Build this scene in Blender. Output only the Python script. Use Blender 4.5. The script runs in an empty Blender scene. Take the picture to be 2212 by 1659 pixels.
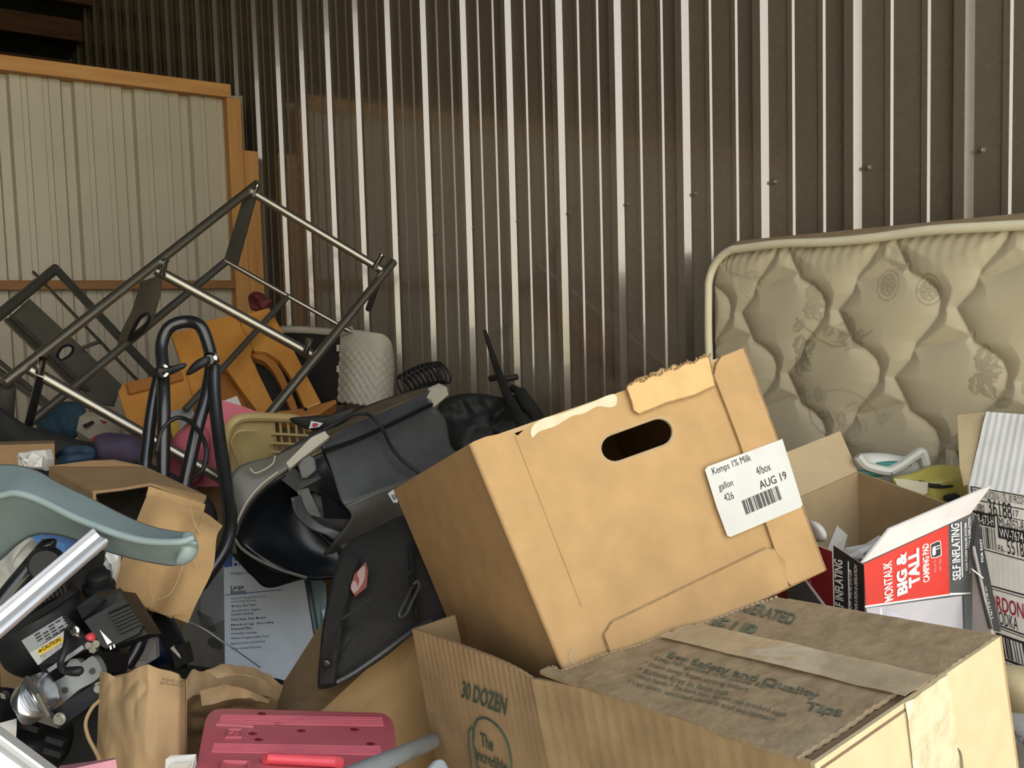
import bpy, bmesh, math, random
import numpy as np
from mathutils import Vector, noise
from mathutils.geometry import tessellate_polygon

random.seed(7)
C = bpy.context.scene.collection
SC = bpy.context.scene

# ------------------------------------------------------------------ camera
CXP, CYP, FPX = 1106.0, 829.5, 2034.4          # photograph frame 2212 x 1659
YAW, PITCH, ROLL = 0.6597, -0.0744, -0.0275
EYE = Vector((0, 0, 1.38))
_f = Vector((math.sin(YAW)*math.cos(PITCH), math.cos(YAW)*math.cos(PITCH), math.sin(PITCH)))
_r0 = Vector((math.cos(YAW), -math.sin(YAW), 0)); _u0 = _r0.cross(_f)
CR = _r0*math.cos(ROLL) + _u0*math.sin(ROLL)
CU = _u0*math.cos(ROLL) - _r0*math.sin(ROLL)
CF = _f
cam = bpy.data.cameras.new('camera'); camo = bpy.data.objects.new('camera', cam); C.objects.link(camo)
cam.sensor_fit = 'HORIZONTAL'; cam.sensor_width = 36; cam.lens = 36*FPX/2212
cam.clip_start = 0.02
from mathutils import Matrix
camo.matrix_world = Matrix(((CR.x, CU.x, -CF.x, EYE.x), (CR.y, CU.y, -CF.y, EYE.y), (CR.z, CU.z, -CF.z, EYE.z), (0, 0, 0, 1)))
SC.camera = camo

# ------------------------------------------------------------------ daylight and exposure
DOOR_Y, DOOR_TOP, LWX = -0.45, 3.9, -2.1
DOOR_X = -2.1
w = bpy.data.worlds.new('overcast_sky'); SC.world = w; w.use_nodes = True
nt = w.node_tree; nt.nodes.clear()
wo = nt.nodes.new('ShaderNodeOutputWorld'); bg = nt.nodes.new('ShaderNodeBackground')
tc = nt.nodes.new('ShaderNodeTexCoord'); sep = nt.nodes.new('ShaderNodeSeparateXYZ'); rmp = nt.nodes.new('ShaderNodeValToRGB')
nt.links.new(tc.outputs['Generated'], sep.inputs[0]); nt.links.new(sep.outputs['Z'], rmp.inputs[0])
rmp.color_ramp.elements[0].position = 0.0; rmp.color_ramp.elements[0].color = (1.30, 1.16, .94, 1)
rmp.color_ramp.elements[1].position = 0.7; rmp.color_ramp.elements[1].color = (.82, .93, 1.06, 1)
nt.links.new(rmp.outputs[0], bg.inputs[0]); bg.inputs[1].default_value = 2.9
nt.links.new(bg.outputs[0], wo.inputs[0])
pl = bpy.data.lights.new('door_daylight_portal', 'AREA'); pl.shape = 'RECTANGLE'; pl.size = 1.77-DOOR_X; pl.size_y = DOOR_TOP
plo = bpy.data.objects.new('door_daylight_portal', pl); C.objects.link(plo)
plo.location = ((1.77+DOOR_X)/2, DOOR_Y, DOOR_TOP/2); plo.rotation_euler = (math.radians(90), 0, 0)
pl.cycles.is_portal = True
su = bpy.data.lights.new('sun', 'SUN'); su.energy = 20; su.angle = .01; su.color = (1, .94, .82)
suo = bpy.data.objects.new('sun', su); C.objects.link(suo); suo.rotation_euler = (math.radians(-16), 0, math.radians(8)); suo.location = (0, 3, 9)
SC.view_settings.view_transform = 'Standard'; SC.view_settings.look = 'None'
SC.view_settings.gamma = 1; SC.view_settings.use_curve_mapping = False
SC.view_settings.exposure = 0.0

# ------------------------------------------------------------------ geometry helpers
def V(*a): return Vector(a)
def at(px, py, d): return EYE + d*(CF + (px-CXP)/FPX*CR - (py-CYP)/FPX*CU)
def ray(px, py): return CF + (px-CXP)/FPX*CR - (py-CYP)/FPX*CU
class Plane:
    def __init__(s, a, b, c):
        s.p = a.copy(); s.n = (b-a).cross(c-a).normalized()
        if s.n.dot(EYE-a) < 0: s.n = -s.n             # the side that shows
    def hit(s, px, py, off=0.0):
        d = ray(px, py); t = (s.p+s.n*off-EYE).dot(s.n)/d.dot(s.n); return EYE + d*t
def pts(L, d): return [at(x, y, d) for x, y in L]
def ptsd(L): return [at(x, y, d) for x, y, d in L]

def mesh(name, v, f):
    m = bpy.data.meshes.new(name); m.from_pydata([tuple(p) for p in v], [], f); m.update(); return m
class G:                                             # collects geometry of ONE part
    def __init__(s): s.v = []; s.f = []
    def add(s, v, f):
        o = len(s.v); s.v += list(v); s.f += [tuple(i+o for i in q) for q in f]; return s
    def box(s, o, a, b, c):                          # corner and three edge vectors
        P = [o+a*i+b*j+c*k for k in (0, 1) for j in (0, 1) for i in (0, 1)]
        return s.add(P, [(0,2,3,1),(4,5,7,6),(0,1,5,4),(2,6,7,3),(0,4,6,2),(1,3,7,5)])
    def hexa(s, f4, b4):                             # two quads (TL TR BR BL)
        return s.add(list(f4)+list(b4), [(0,1,2,3),(7,6,5,4),(0,4,5,1),(1,5,6,2),(2,6,7,3),(3,7,4,0)])
    def tube(s, P, r, n=10, closed=False, cap=True):
        P = [Vector(p) for p in P]; N = len(P); R = r if isinstance(r, (list, tuple)) else [r]*N
        up = None; rings = []
        for i in range(N):
            if closed: t = P[(i+1) % N]-P[i-1]
            else: t = (P[min(i+1, N-1)]-P[max(i-1, 0)])
            if t.length < 1e-9: t = Vector((0, 0, 1))
            t.normalize()
            if up is None:
                up = Vector((0, 0, 1)) if abs(t.z) < .9 else Vector((1, 0, 0))
            up = (up - t*up.dot(t)); up.normalize(); sd = t.cross(up)
            rings.append([P[i]+(up*math.cos(a)+sd*math.sin(a))*R[i] for a in [2*math.pi*k/n for k in range(n)]])
        v = [p for q in rings for p in q]; f = []
        for i in range(N if closed else N-1):
            j = (i+1) % N
            for k in range(n): f.append((i*n+k, i*n+(k+1) % n, j*n+(k+1) % n, j*n+k))
        if cap and not closed: f.append(tuple(range(n-1, -1, -1))); f.append(tuple((N-1)*n+k for k in range(n)))
        return s.add(v, f)
    def plate(s, outer, holes, nrm, th):             # flat outline(s), 3D points, extruded along -nrm
        loops = [outer]+list(holes); allp = [p for l in loops for p in l]
        tri = tessellate_polygon(loops); n = len(allp)
        v = allp+[p-nrm*th for p in allp]; f = []
        for a, b, c in tri:
            q = (allp[b]-allp[a]).cross(allp[c]-allp[a])
            if q.dot(nrm) < 0: b, c = c, b
            f.append((a, b, c)); f.append((a+n, c+n, b+n))
        o = 0
        for l in loops:
            m = len(l)
            for i in range(m): f.append((o+i, o+(i+1) % m, o+(i+1) % m+n, o+i+n))
            o += m
        return s.add(v, f)
    def grid(s, P):                                  # 2D list of points
        h = len(P); wd = len(P[0]); v = [p for r in P for p in r]
        f = [(i*wd+j, i*wd+j+1, (i+1)*wd+j+1, (i+1)*wd+j) for i in range(h-1) for j in range(wd-1)]
        return s.add(v, f)
    def shell(s, P, th):                             # grid with thickness away from the eye
        h = len(P); wd = len(P[0])
        def nr(i, j):
            a = P[min(i+1, h-1)][j]-P[max(i-1, 0)][j]; b = P[i][min(j+1, wd-1)]-P[i][max(j-1, 0)]
            n = a.cross(b)
            if n.length < 1e-12: n = EYE-P[i][j]
            n.normalize()
            return -n if n.dot(EYE-P[i][j]) < 0 else n
        Q = [[P[i][j]-nr(i, j)*th for j in range(wd)] for i in range(h)]
        s.grid(P); s.grid(Q)
        o = len(s.v)-2*h*wd; m = h*wd
        bd = [j for j in range(wd)]+[i*wd+wd-1 for i in range(1, h)]+[(h-1)*wd+j for j in range(wd-2, -1, -1)]+[i*wd for i in range(h-2, 0, -1)]
        for a in range(len(bd)):
            x, y = bd[a], bd[(a+1) % len(bd)]; s.f.append((o+x, o+y, o+m+y, o+m+x))
        return s
    def lathe(s, base, axis, prof, n=20):            # prof = [(height, radius)]
        ax = axis.normalized(); u = ax.orthogonal().normalized(); w_ = ax.cross(u); v = []; f = []
        for hgt, rad in prof:
            for k in range(n):
                a = 2*math.pi*k/n; v.append(base+ax*hgt+(u*math.cos(a)+w_*math.sin(a))*rad)
        m = len(prof)
        for i in range(m-1):
            for k in range(n): f.append((i*n+k, i*n+(k+1) % n, (i+1)*n+(k+1) % n, (i+1)*n+k))
        f.append(tuple(range(n-1, -1, -1))); f.append(tuple((m-1)*n+k for k in range(n)))
        return s.add(v, f)

def spline(P, n=8, closed=False):                    # Catmull-Rom
    P = [Vector(p) for p in P]; N = len(P); out = []
    R = range(N if closed else N-1)
    for i in R:
        if closed: p0, p1, p2, p3 = P[i-1], P[i], P[(i+1) % N], P[(i+2) % N]
        else:
            p1, p2 = P[i], P[i+1]; p0 = P[i-1] if i else p1*2-p2; p3 = P[i+2] if i+2 < N else p2*2-p1
        for k in range(n):
            t = k/n
            out.append(.5*((2*p1)+(p2-p0)*t+(2*p0-5*p1+4*p2-p3)*t*t+(3*p1-p0-3*p2+p3)*t**3))
    if not closed: out.append(P[-1])
    return out
def spl2(L, n=6, closed=False): return [(p.x, p.y) for p in spline([Vector((x, y, 0)) for x, y in L], n, closed)]

# ------------------------------------------------------------------ materials
MATS = {}
def mat(name, col, rough=.6, metal=0.0, var=.12, scale=18, bump=0.0, bscale=60, spec=.5, coat=0.0, col2=None, stretch=None, alpha=1.0, emit=None, dirt=0.0, trans=0.0, ior=1.5):
    if name in MATS: return MATS[name]
    m = bpy.data.materials.new(name); m.use_nodes = True; t = m.node_tree; b = t.nodes['Principled BSDF']
    b.inputs['Roughness'].default_value = rough; b.inputs['Metallic'].default_value = metal
    b.inputs['Specular IOR Level'].default_value = spec; b.inputs['Coat Weight'].default_value = coat
    b.inputs['Alpha'].default_value = alpha; b.inputs['IOR'].default_value = ior; b.inputs['Transmission Weight'].default_value = trans
    tcn = t.nodes.new('ShaderNodeTexCoord'); mp = t.nodes.new('ShaderNodeMapping')
    t.links.new(tcn.outputs['Object'], mp.inputs[0])
    if stretch: mp.inputs['Scale'].default_value = stretch
    nz = t.nodes.new('ShaderNodeTexNoise'); nz.inputs['Scale'].default_value = scale; nz.inputs['Detail'].default_value = 5
    t.links.new(mp.outputs[0], nz.inputs[0])
    rp = t.nodes.new('ShaderNodeValToRGB'); rp.color_ramp.elements[0].position = .3; rp.color_ramp.elements[1].position = .7
    c = Vector(col); c2 = Vector(col2) if col2 else c*(1+var)
    c1 = c*(1-var) if not col2 else c
    rp.color_ramp.elements[0].color = (*c1, 1); rp.color_ramp.elements[1].color = (*[min(1, x) for x in c2], 1)
    t.links.new(nz.outputs[0], rp.inputs[0]); last = rp.outputs[0]
    if dirt:
        n2 = t.nodes.new('ShaderNodeTexNoise'); n2.inputs['Scale'].default_value = 7; n2.inputs['Detail'].default_value = 8
        t.links.new(tcn.outputs['Object'], n2.inputs[0])
        r2 = t.nodes.new('ShaderNodeValToRGB'); r2.color_ramp.elements[0].position = .5; r2.color_ramp.elements[1].position = .72
        r2.color_ramp.elements[0].color = (0, 0, 0, 1); r2.color_ramp.elements[1].color = (dirt, dirt, dirt, 1)
        t.links.new(n2.outputs[0], r2.inputs[0])
        mx = t.nodes.new('ShaderNodeMixRGB'); mx.inputs[2].default_value = (.30, .26, .19, 1)
        t.links.new(r2.outputs[0], mx.inputs[0]); t.links.new(last, mx.inputs[1]); last = mx.outputs[0]
    t.links.new(last, b.inputs['Base Color'])
    if bump:
        n3 = t.nodes.new('ShaderNodeTexNoise'); n3.inputs['Scale'].default_value = bscale; n3.inputs['Detail'].default_value = 6
        t.links.new(mp.outputs[0], n3.inputs[0]); bp = t.nodes.new('ShaderNodeBump'); bp.inputs['Strength'].default_value = bump
        bp.inputs['Distance'].default_value = .004; t.links.new(n3.outputs[0], bp.inputs['Height']); t.links.new(bp.outputs[0], b.inputs['Normal'])
    MATS[name] = m; return m
kraft = mat('kraft cardboard', (.405, .255, .118), .85, var=.09, scale=26, bump=.12, bscale=130, spec=.25)
kraft2 = mat('aged kraft cardboard', (.36, .25, .135), .88, var=.14, scale=20, bump=.16, bscale=110, spec=.25)
kraft_in = mat('kraft liner', (.40, .29, .165), .9, var=.08, scale=24, bump=.08, spec=.2)
kraft_edge = mat('cut cardboard edge', (.30, .19, .09), .95, var=.25, scale=160)
ink_green = mat('dark green ink', (.045, .085, .06), .8, var=.25, scale=60)
ink_black = mat('black ink', (.018, .018, .02), .7, var=.1)
ink_white = mat('white ink', (.82, .82, .82), .55, var=.03)
label_white = mat('white paper label', (.52, .52, .50), .6, var=.04, scale=30, bump=.1, bscale=40)
tape = mat('clear packing tape', (.62, .50, .33), .12, var=.1, scale=30, bump=.6, bscale=45, coat=.6, alpha=.55)
tape_gloss = mat('wrinkled shiny tape', (.72, .62, .42), .1, var=.15, scale=40, bump=1.0, bscale=60, coat=1.0, alpha=.8)
metal_brown = mat('brown painted steel sheet', (.150, .121, .088), .20, var=.08, scale=90, spec=.5, coat=.6, ior=2.2)
metal_white = mat('white painted steel sheet', (.42, .38, .30), .42, var=.05, scale=4, spec=.5)
pine = mat('pine timber', (.44, .205, .055), .6, col2=(.56, .29, .095), scale=4, stretch=(.8, 9, 9), bump=.1, bscale=10)
pine_v = mat('pine post', (.40, .185, .05), .6, col2=(.52, .265, .085), scale=4, stretch=(9, 9, .8), bump=.1, bscale=10)
pine_dark = mat('stained timber rail', (.20, .085, .022), .65, col2=(.28, .13, .04), scale=6, stretch=(2, 8, 8))
roofwood = mat('old roof timber', (.085, .032, .012), .8, var=.3, scale=5, stretch=(1, 8, 8))
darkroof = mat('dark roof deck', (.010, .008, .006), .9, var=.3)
concrete = mat('concrete floor', (.30, .29, .26), .9, var=.15, scale=6, bump=.2, dirt=.4)
grass = mat('grass outside', (.27, .27, .13), .95, var=.2, scale=3)
steel = mat('zinc screw', (.45, .44, .40), .35, metal=.9, var=.05)

# ------------------------------------------------------------------ things
THINGS = []
def obj(name, g, m, parent=None, smooth=False):
    me = g if isinstance(g, bpy.types.Mesh) else mesh(name, g.v, g.f)
    if not isinstance(g, bpy.types.Mesh):
        bm = bmesh.new(); bm.from_mesh(me); bmesh.ops.recalc_face_normals(bm, faces=bm.faces); bm.to_mesh(me); bm.free()
    o = bpy.data.objects.new(name, me); C.objects.link(o)
    if m and not me.materials: me.materials.append(m)
    if smooth:
        me.polygons.foreach_set('use_smooth', [True]*len(me.polygons))
        if smooth != 'full':
            try: me.set_sharp_from_angle(angle=math.radians(40))
            except Exception: pass
    if parent: o.parent = parent
    return o
def bevel(o, w_=.004, seg=2):
    b = o.modifiers.new('bevel', 'BEVEL'); b.width = w_; b.segments = seg; b.limit_method = 'ANGLE'; return o
def thing(name, label, cat, group=None):
    o = bpy.data.objects.new(name, None); C.objects.link(o); o['label'] = label; o['category'] = cat
    o.empty_display_size = .05
    if group: o['group'] = group
    THINGS.append(o); return o
def one(name, g, m, label, cat, group=None, smooth=False):
    o = obj(name, g, m, None, smooth); o['label'] = label; o['category'] = cat
    if group: o['group'] = group
    THINGS.append(o); return o
def struct(name, g, m, smooth=False):
    o = obj(name, g, m, None, smooth); o['kind'] = 'structure'; return o
def walk(o):
    for c in o.children:
        yield c; yield from walk(c)
def settle():                                        # put every thing's origin at its base
    for o in THINGS:
        ms = [o]+list(walk(o)) if o.type == 'MESH' else list(walk(o))
        lo = Vector((1e9,)*3); hi = -lo; seen = set()
        for k in ms:
            for v in k.data.vertices:
                for i in range(3): lo[i] = min(lo[i], v.co[i]); hi[i] = max(hi[i], v.co[i])
        b = Vector(((lo.x+hi.x)/2, (lo.y+hi.y)/2, lo.z))
        for k in ms:
            if k.data.name in seen: continue
            seen.add(k.data.name); k.data.transform(Matrix.Translation(-b))
        o.location = b

# print: text mapped into the parallelogram TL, TR, BL
def text_mesh(body, bold=0.0, shear=0.0):
    cu = bpy.data.curves.new('lettering', 'FONT'); cu.body = body; cu.offset = bold; cu.shear = shear; cu.resolution_u = 3
    o = bpy.data.objects.new('lettering', cu); C.objects.link(o)
    dg = bpy.context.evaluated_depsgraph_get(); me = bpy.data.meshes.new_from_object(o.evaluated_get(dg))
    bpy.data.objects.remove(o); bpy.data.curves.remove(cu)
    return me
def text(parent, body, TL, TR, BL, m, bold=.012, off=.0006, shear=0.0, name='lettering', nrm=None):
    me = text_mesh(body, bold, shear); co = np.empty(len(me.vertices)*3, 'f'); me.vertices.foreach_get('co', co); co = co.reshape(-1, 3)
    lo = co.min(0); sz = co.max(0)-lo; n = (TR-TL).cross(BL-TL).normalized()
    if n.dot(EYE-TL) < 0: n = -n
    if nrm is not None: n = nrm
    uu, vv = TR-TL, BL-TL
    for i, vx in enumerate(me.vertices):
        a = (co[i, 0]-lo[0])/sz[0]; b = 1-(co[i, 1]-lo[1])/sz[1]
        vx.co = TL+uu*a+vv*b+n*off
    me.update(); return obj(name, me, m, parent)
def ptext(parent, body, plane, tl, tr, bl, m, bold=.012, off=.0008, shear=0.0, name='lettering'):
    return text(parent, body, plane.hit(*tl), plane.hit(*tr), plane.hit(*bl), m, bold, off, shear, name)
def decal(plane, px, off=.0006, th=.0004, holes=()):
    g = G(); g.plate([plane.hit(x, y, off) for x, y in px], [[plane.hit(x, y, off) for x, y in h] for h in holes], plane.n, th); return g
def bars(plane, tl, tr, bl, n, off=.0009, seed=1, g=None):
    rnd = random.Random(seed); g = g or G(); TL, TR, BL = plane.hit(*tl, off), plane.hit(*tr, off), plane.hit(*bl, off)
    x = 0.0; ws = [rnd.choice((1, 1, 2, 3)) for _ in range(2*n)]; tot = sum(ws)
    for i, q in enumerate(ws):
        if i % 2 == 0:
            a, b = TL+(TR-TL)*(x/tot), TL+(TR-TL)*((x+q)/tot); d = BL-TL
            g.add([a, b, b+d, a+d], [(0, 1, 2, 3)])
        x += q
    return g
def stadium(a, b, r, n=8):                            # 2D pixel stadium
    ax = math.atan2(b[1]-a[1], b[0]-a[0]); L = []
    for k in range(n+1):
        t = ax-math.pi/2+math.pi*k/n; L.append((b[0]+r*math.cos(t), b[1]+r*math.sin(t)))
    for k in range(n+1):
        t = ax+math.pi/2+math.pi*k/n; L.append((a[0]+r*math.cos(t), a[1]+r*math.sin(t)))
    return L

# ------------------------------------------------------------------ the building
WX, PY, PITCH_RIB = 1.7703, 4.006, .2286
def ribbed(along, n_from, n_to, prof, z0, z1, place):
    g = G(); line = []
    for k in range(n_from, n_to):
        for t, h in prof: line.append((k*PITCH_RIB+t, h))
    a = [place(t, h, z0) for t, h in line]; b = [place(t, h, z1) for t, h in line]
    return g.grid([a, b])
prof_in = [(-.0315, 0), (-.0215, .0158), (0, .0158), (.0097, 0),
           (.060, 0), (.0625, .0042), (.0745, .0042), (.0785, 0),
           (.136, 0), (.1385, .0042), (.1505, .0042), (.1545, 0)]
S1 = 3.3917
gw = ribbed('y', -32, 17, prof_in, 0, 5.2, lambda t, h, z: V(WX-h, S1-t, z))
wall_right = struct('wall_right', gw, metal_brown)
scr = G().lathe(V(0, 0, 0), V(-1, 0, 0), [(0, .0065), (.002, .0065), (.002, .004), (.007, .0035)], 8)
sm = mesh('screw', scr.v, scr.f); sm.materials.append(steel)
for k in range(-4, 13):
    o = bpy.data.objects.new('screw', sm); C.objects.link(o); o.parent = wall_right
    o.location = (WX, S1-k*PITCH_RIB-.024, 1.38+.277)
S2 = 1.6361
prof_part = [(-.030, 0), (-.022, -.026), (.012, -.026), (.022, 0),
             (.062, 0), (.0645, -.007), (.083, -.007), (.086, 0),
             (.138, 0), (.1405, -.007), (.159, -.007), (.162, 0)]
gp = ribbed('x', 0, 23, prof_part, 0, 1.38+.98, lambda t, h, z: V(S2-t, PY-h, z))
struct('wall_left', gp, metal_white)
g = G().box(V(LWX, PY-.05, 2.333), V(1.595-LWX, 0, 0), V(0, .09, 0), V(0, 0, .056)); bevel(struct('trim_1', g, pine), .003)
g = G().box(V(1.575, PY-.048, 0), V(.062, 0, 0), V(0, .09, 0), V(0, 0, 2.333)); bevel(struct('trim_2', g, pine_v), .003)
g = G().box(V(1.638, PY-.03, 0), V(.075, 0, 0), V(0, .09, 0), V(0, 0, 2.12)); bevel(struct('trim_3', g, pine_v), .003)
g = G().box(V(LWX, PY-.045, 1.38+.141), V(1.575-LWX, 0, 0), V(0, .045, 0), V(0, 0, .036)); bevel(struct('trim_4', g, pine_dark), .003)
struct('floor', G().box(V(LWX, DOOR_Y, -.1), V(1.85-LWX, 0, 0), V(0, 12, 0), V(0, 0, .1)), concrete)
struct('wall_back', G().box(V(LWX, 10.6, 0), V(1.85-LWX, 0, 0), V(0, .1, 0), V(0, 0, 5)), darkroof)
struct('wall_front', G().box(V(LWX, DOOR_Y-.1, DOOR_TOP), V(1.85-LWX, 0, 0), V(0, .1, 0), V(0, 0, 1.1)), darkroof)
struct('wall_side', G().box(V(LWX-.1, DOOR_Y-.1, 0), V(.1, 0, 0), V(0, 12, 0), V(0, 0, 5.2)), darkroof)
# roof: level over the front bay, then falling towards the far eave, with purlins across it
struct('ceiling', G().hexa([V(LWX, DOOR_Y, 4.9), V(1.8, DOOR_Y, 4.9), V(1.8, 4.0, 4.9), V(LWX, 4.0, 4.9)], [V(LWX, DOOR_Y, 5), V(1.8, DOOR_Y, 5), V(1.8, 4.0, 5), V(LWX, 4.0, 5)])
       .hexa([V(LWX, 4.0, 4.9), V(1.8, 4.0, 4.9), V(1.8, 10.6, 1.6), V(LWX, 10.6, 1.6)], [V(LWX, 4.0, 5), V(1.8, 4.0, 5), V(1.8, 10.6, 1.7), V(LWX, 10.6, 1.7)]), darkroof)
for k, (yy, zz) in enumerate([(6.56, 3.44), (6.86, 3.285), (7.2, 3.10), (6.2, 3.62)]):
    struct('trim_%d' % (5+k), G().box(V(LWX, yy, zz), V(1.75-LWX, 0, 0), V(0, .045, 0), V(0, 0, .135)), roofwood)
struct('ground_outside', G().box(V(-45, DOOR_Y-80, -.12), V(90, 0, 0), V(0, 75, 0), V(0, 0, .1)), grass)
struct('apron_outside', G().box(V(-8, DOOR_Y-5, -.12), V(16, 0, 0), V(0, 5, 0), V(0, 0, .1)), mat('pale gravel', (.42, .40, .36), .95, var=.2, scale=12))
# ------------------------------------------------------------------ mattress and box spring against the wall
def make_mattress():
    X0 = 1.53; Y0 = 1.305; Z1 = 1.495; Lh = 1.70; H = 1.48; TH = .13
    nu, nv = 600, 430
    us = np.linspace(0, 1.0, nu); vs = np.linspace(0, .86, nv)      # fine over the part that shows
    U, Vv = np.meshgrid(us, vs)
    AX, AY = .111, .24
    # wavy quilting lines: x offset as a function of phase
    ph = np.array([0, .12, .24, .30, .37, .45, .55, .65, .74, .87, 1.0]); off = np.array([0, .016, .030, .058, .077, .084, .080, .062, .042, .030, 0])
    def lx(k, y):
        t = (((y-.005)/AY)-.5*((k+1) % 2)) % 1.0
        return k*AX+.074+np.interp(t, ph, off), t
    best = np.full(U.shape, 9.0)
    ks = range(-5, 14)
    LX = {k: lx(k, Vv) for k in ks}
    cell = np.zeros(U.shape)
    for k in ks: best = np.minimum(best, np.abs(U-LX[k][0])*.92)
    for k in ks:                                     # short cross seams between neighbouring lines
        for q in range(-1, 7):
            yq = (q+.24+.5*((k+1) % 2))*AY+.005
            xa = lx(k-1, np.array([yq+.01]))[0][0]; xb = lx(k, np.array([yq]))[0][0]
            yy = yq+.012*np.cos((U-xa)/max(xb-xa, .01)*3.1)
            inside = (U > xa-.002) & (U < xb+.002)
            best = np.where(inside, np.minimum(best, np.abs(Vv-yy)), best)
    best = np.minimum(best, np.maximum(U, .0)+.004); best = np.minimum(best, Vv+.002)
    hgt = .0145*(1-np.exp(-(best/.024)))
    rnd = random.Random(4)
    hgt += .0012*np.sin(U*300+np.sin(Vv*40)*3)*np.exp(-Vv/.02)       # gathers under the tape edge
    # woven floral print, darker thread
    pr = np.zeros(U.shape)
    def leaf(cx, cy, L, W, a, s):
        c, sn = math.cos(a), math.sin(a); x = (U-cx)*c+(Vv-cy)*sn; y = -(U-cx)*sn+(Vv-cy)*c
        t = x/L; wv = W*np.sin(np.clip(t, 0, 1)*math.pi)**.8*(1+.14*np.sin(t*20))
        ins = (t > 0) & (t < 1) & (np.abs(y) < wv)
        vein = (np.abs(y) < W*.07)
        np.copyto(pr, np.maximum(pr, s*(.55+.45*(np.abs(y)/np.maximum(wv, 1e-5)))), where=ins & ~vein)
    def stem(x0, y0, x1, y1, b, s=.45):
        for i in range(70):
            t = i/69; x = x0+(x1-x0)*t+b*math.sin(math.pi*t)*(y1-y0); y = y0+(y1-y0)*t-b*math.sin(math.pi*t)*(x1-x0)
            np.copyto(pr, np.maximum(pr, s), where=((U-x)**2+(Vv-y)**2) < .0022**2)
    for i in range(70):
        cx, cy = rnd.uniform(.0, 1.0), rnd.uniform(.02, .84); s = rnd.uniform(.35, .95); kind = rnd.random(); a0 = rnd.uniform(0, 6.28)
        if kind < .45:
            n = rnd.choice((4, 5, 6))
            for j in range(n): leaf(cx, cy, rnd.uniform(.03, .052), .0125, a0+(j-n/2)*.62, s)
        elif kind < .7:
            x1, y1 = cx+( .16)*math.cos(a0), cy+.16*math.sin(a0); stem(cx, cy, x1, y1, .25, s*.7)
            for j in range(5):
                t = j/5+.1; leaf(cx+(x1-cx)*t, cy+(y1-cy)*t, (.034), .009, a0+(1 if j % 2 else -1)*.9, s*.8)
        else:
            for ang in range(0, 360, 2):
                for rr in (.018, .026):
                    x = cx+rr*math.cos(math.radians(ang))*.8; y = cy+rr*math.sin(math.radians(ang))
                    np.copyto(pr, np.maximum(pr, s*.6), where=((U-x)**2+(Vv-y)**2) < .0016**2)
            for j in range(6): leaf(cx, cy, .019, .006, j*1.05, s*.8)
    # rounded upper corner: pull points inward
    def pos(u, v, h):
        R = .075
        if u < R and v < R:
            d = math.hypot(R-u, R-v); m = max(R-u, R-v)
            if d > 1e-6: k = m/d; u, v = R-(R-u)*k, R-(R-v)*k
        edge = max(0, 1-min(u, v)/.03)
        return V(X0+.022-h+.007*edge**2, Y0-u, Z1-v)
    g = G(); P = [[pos(U[i, j], Vv[i, j], hgt[i, j]) for j in range(nu)] for i in range(nv)]
    g.grid(P); nv0 = len(g.v)
    me = mesh('quilted_cover', g.v, g.f)
    at_ = me.color_attributes.new('print', 'FLOAT_COLOR', 'POINT')
    col = np.zeros((nv0, 4), 'f'); col[:, 0] = pr.ravel(); col[:, 3] = 1; at_.data.foreach_set('color', col.ravel())
    mt = mat('woven damask ticking', (.49, .43, .30), .55, var=.05, scale=9, spec=.35, bump=.05, bscale=500)
    t = mt.node_tree; b = t.nodes['Principled BSDF']; ca = t.nodes.new('ShaderNodeVertexColor'); ca.layer_name = 'print'
    mx = t.nodes.new('ShaderNodeMixRGB'); mx.inputs[2].default_value = (.17, .15, .10, 1)
    src = b.inputs['Base Color'].links[0].from_socket
    se = t.nodes.new('ShaderNodeSeparateColor'); t.links.new(ca.outputs[0], se.inputs[0])
    mm = t.nodes.new('ShaderNodeMath'); mm.operation = 'MULTIPLY'; mm.inputs[1].default_value = .75; t.links.new(se.outputs[0], mm.inputs[0])
    t.links.new(mm.outputs[0], mx.inputs[0]); t.links.new(src, mx.inputs[1]); t.links.new(mx.outputs[0], b.inputs['Base Color'])
    T = thing('mattress', 'cream quilted mattress with a floral weave, standing on its side against the ribbed wall', 'mattress')
    obj('quilted_cover', me, mt, T, 'full')
    side = mat('mattress border fabric', (.40, .31, .18), .8, var=.08, scale=20)
    # core: rest of the front and the border
    g = G().box(V(X0+.03, Y0-Lh, Z1-H), V(TH-.03, 0, 0), V(0, Lh-.008, 0), V(0, 0, H-.01)); bevel(obj('border', g, side, T), .03, 4)
    g = G().box(V(X0+.005, Y0-Lh, Z1-H), V(.04, 0, 0), V(0, Lh-1.0, 0), V(0, 0, H-.02)); obj('side_panel', g, mt, T)
    g = G().box(V(X0+.005, Y0-1.0, Z1-H), V(.04, 0, 0), V(0, 1.0, 0), V(0, 0, H-.86)); obj('side_panel', g, mt, T)
    # piping round the edge
    pth = [V(X0+.012, Y0-Lh, Z1+.002)]+[V(X0+.012, Y0-.075-.1*i, Z1+.003+.003*math.sin(i*1.9)) for i in range(15, -1, -1)]
    pth += [V(X0+.012, Y0-.075+.079*math.sin(a), Z1-.075+.079*math.cos(a)) for a in [math.pi/2*i/8 for i in range(1, 9)]]
    pth += [V(X0+.012, Y0+.004+.002*math.sin(i*2.1), Z1-.075-.1*i) for i in range(1, 14)]
    pp = mat('mattress piping', (.68, .62, .45), .6, var=.05)
    obj('piping', G().tube(spline(pth, 3), .0085, 10), pp, T, True)
    obj('piping', G().tube([p+V(TH-.02, 0, -.004) for p in spline(pth, 3)], .008, 8), pp, T, True)
make_mattress()
g = G().box(V(1.664, -.40, .02), V(.086, 0, 0), V(0, 1.775, 0), V(0, 0, 1.508))
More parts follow.
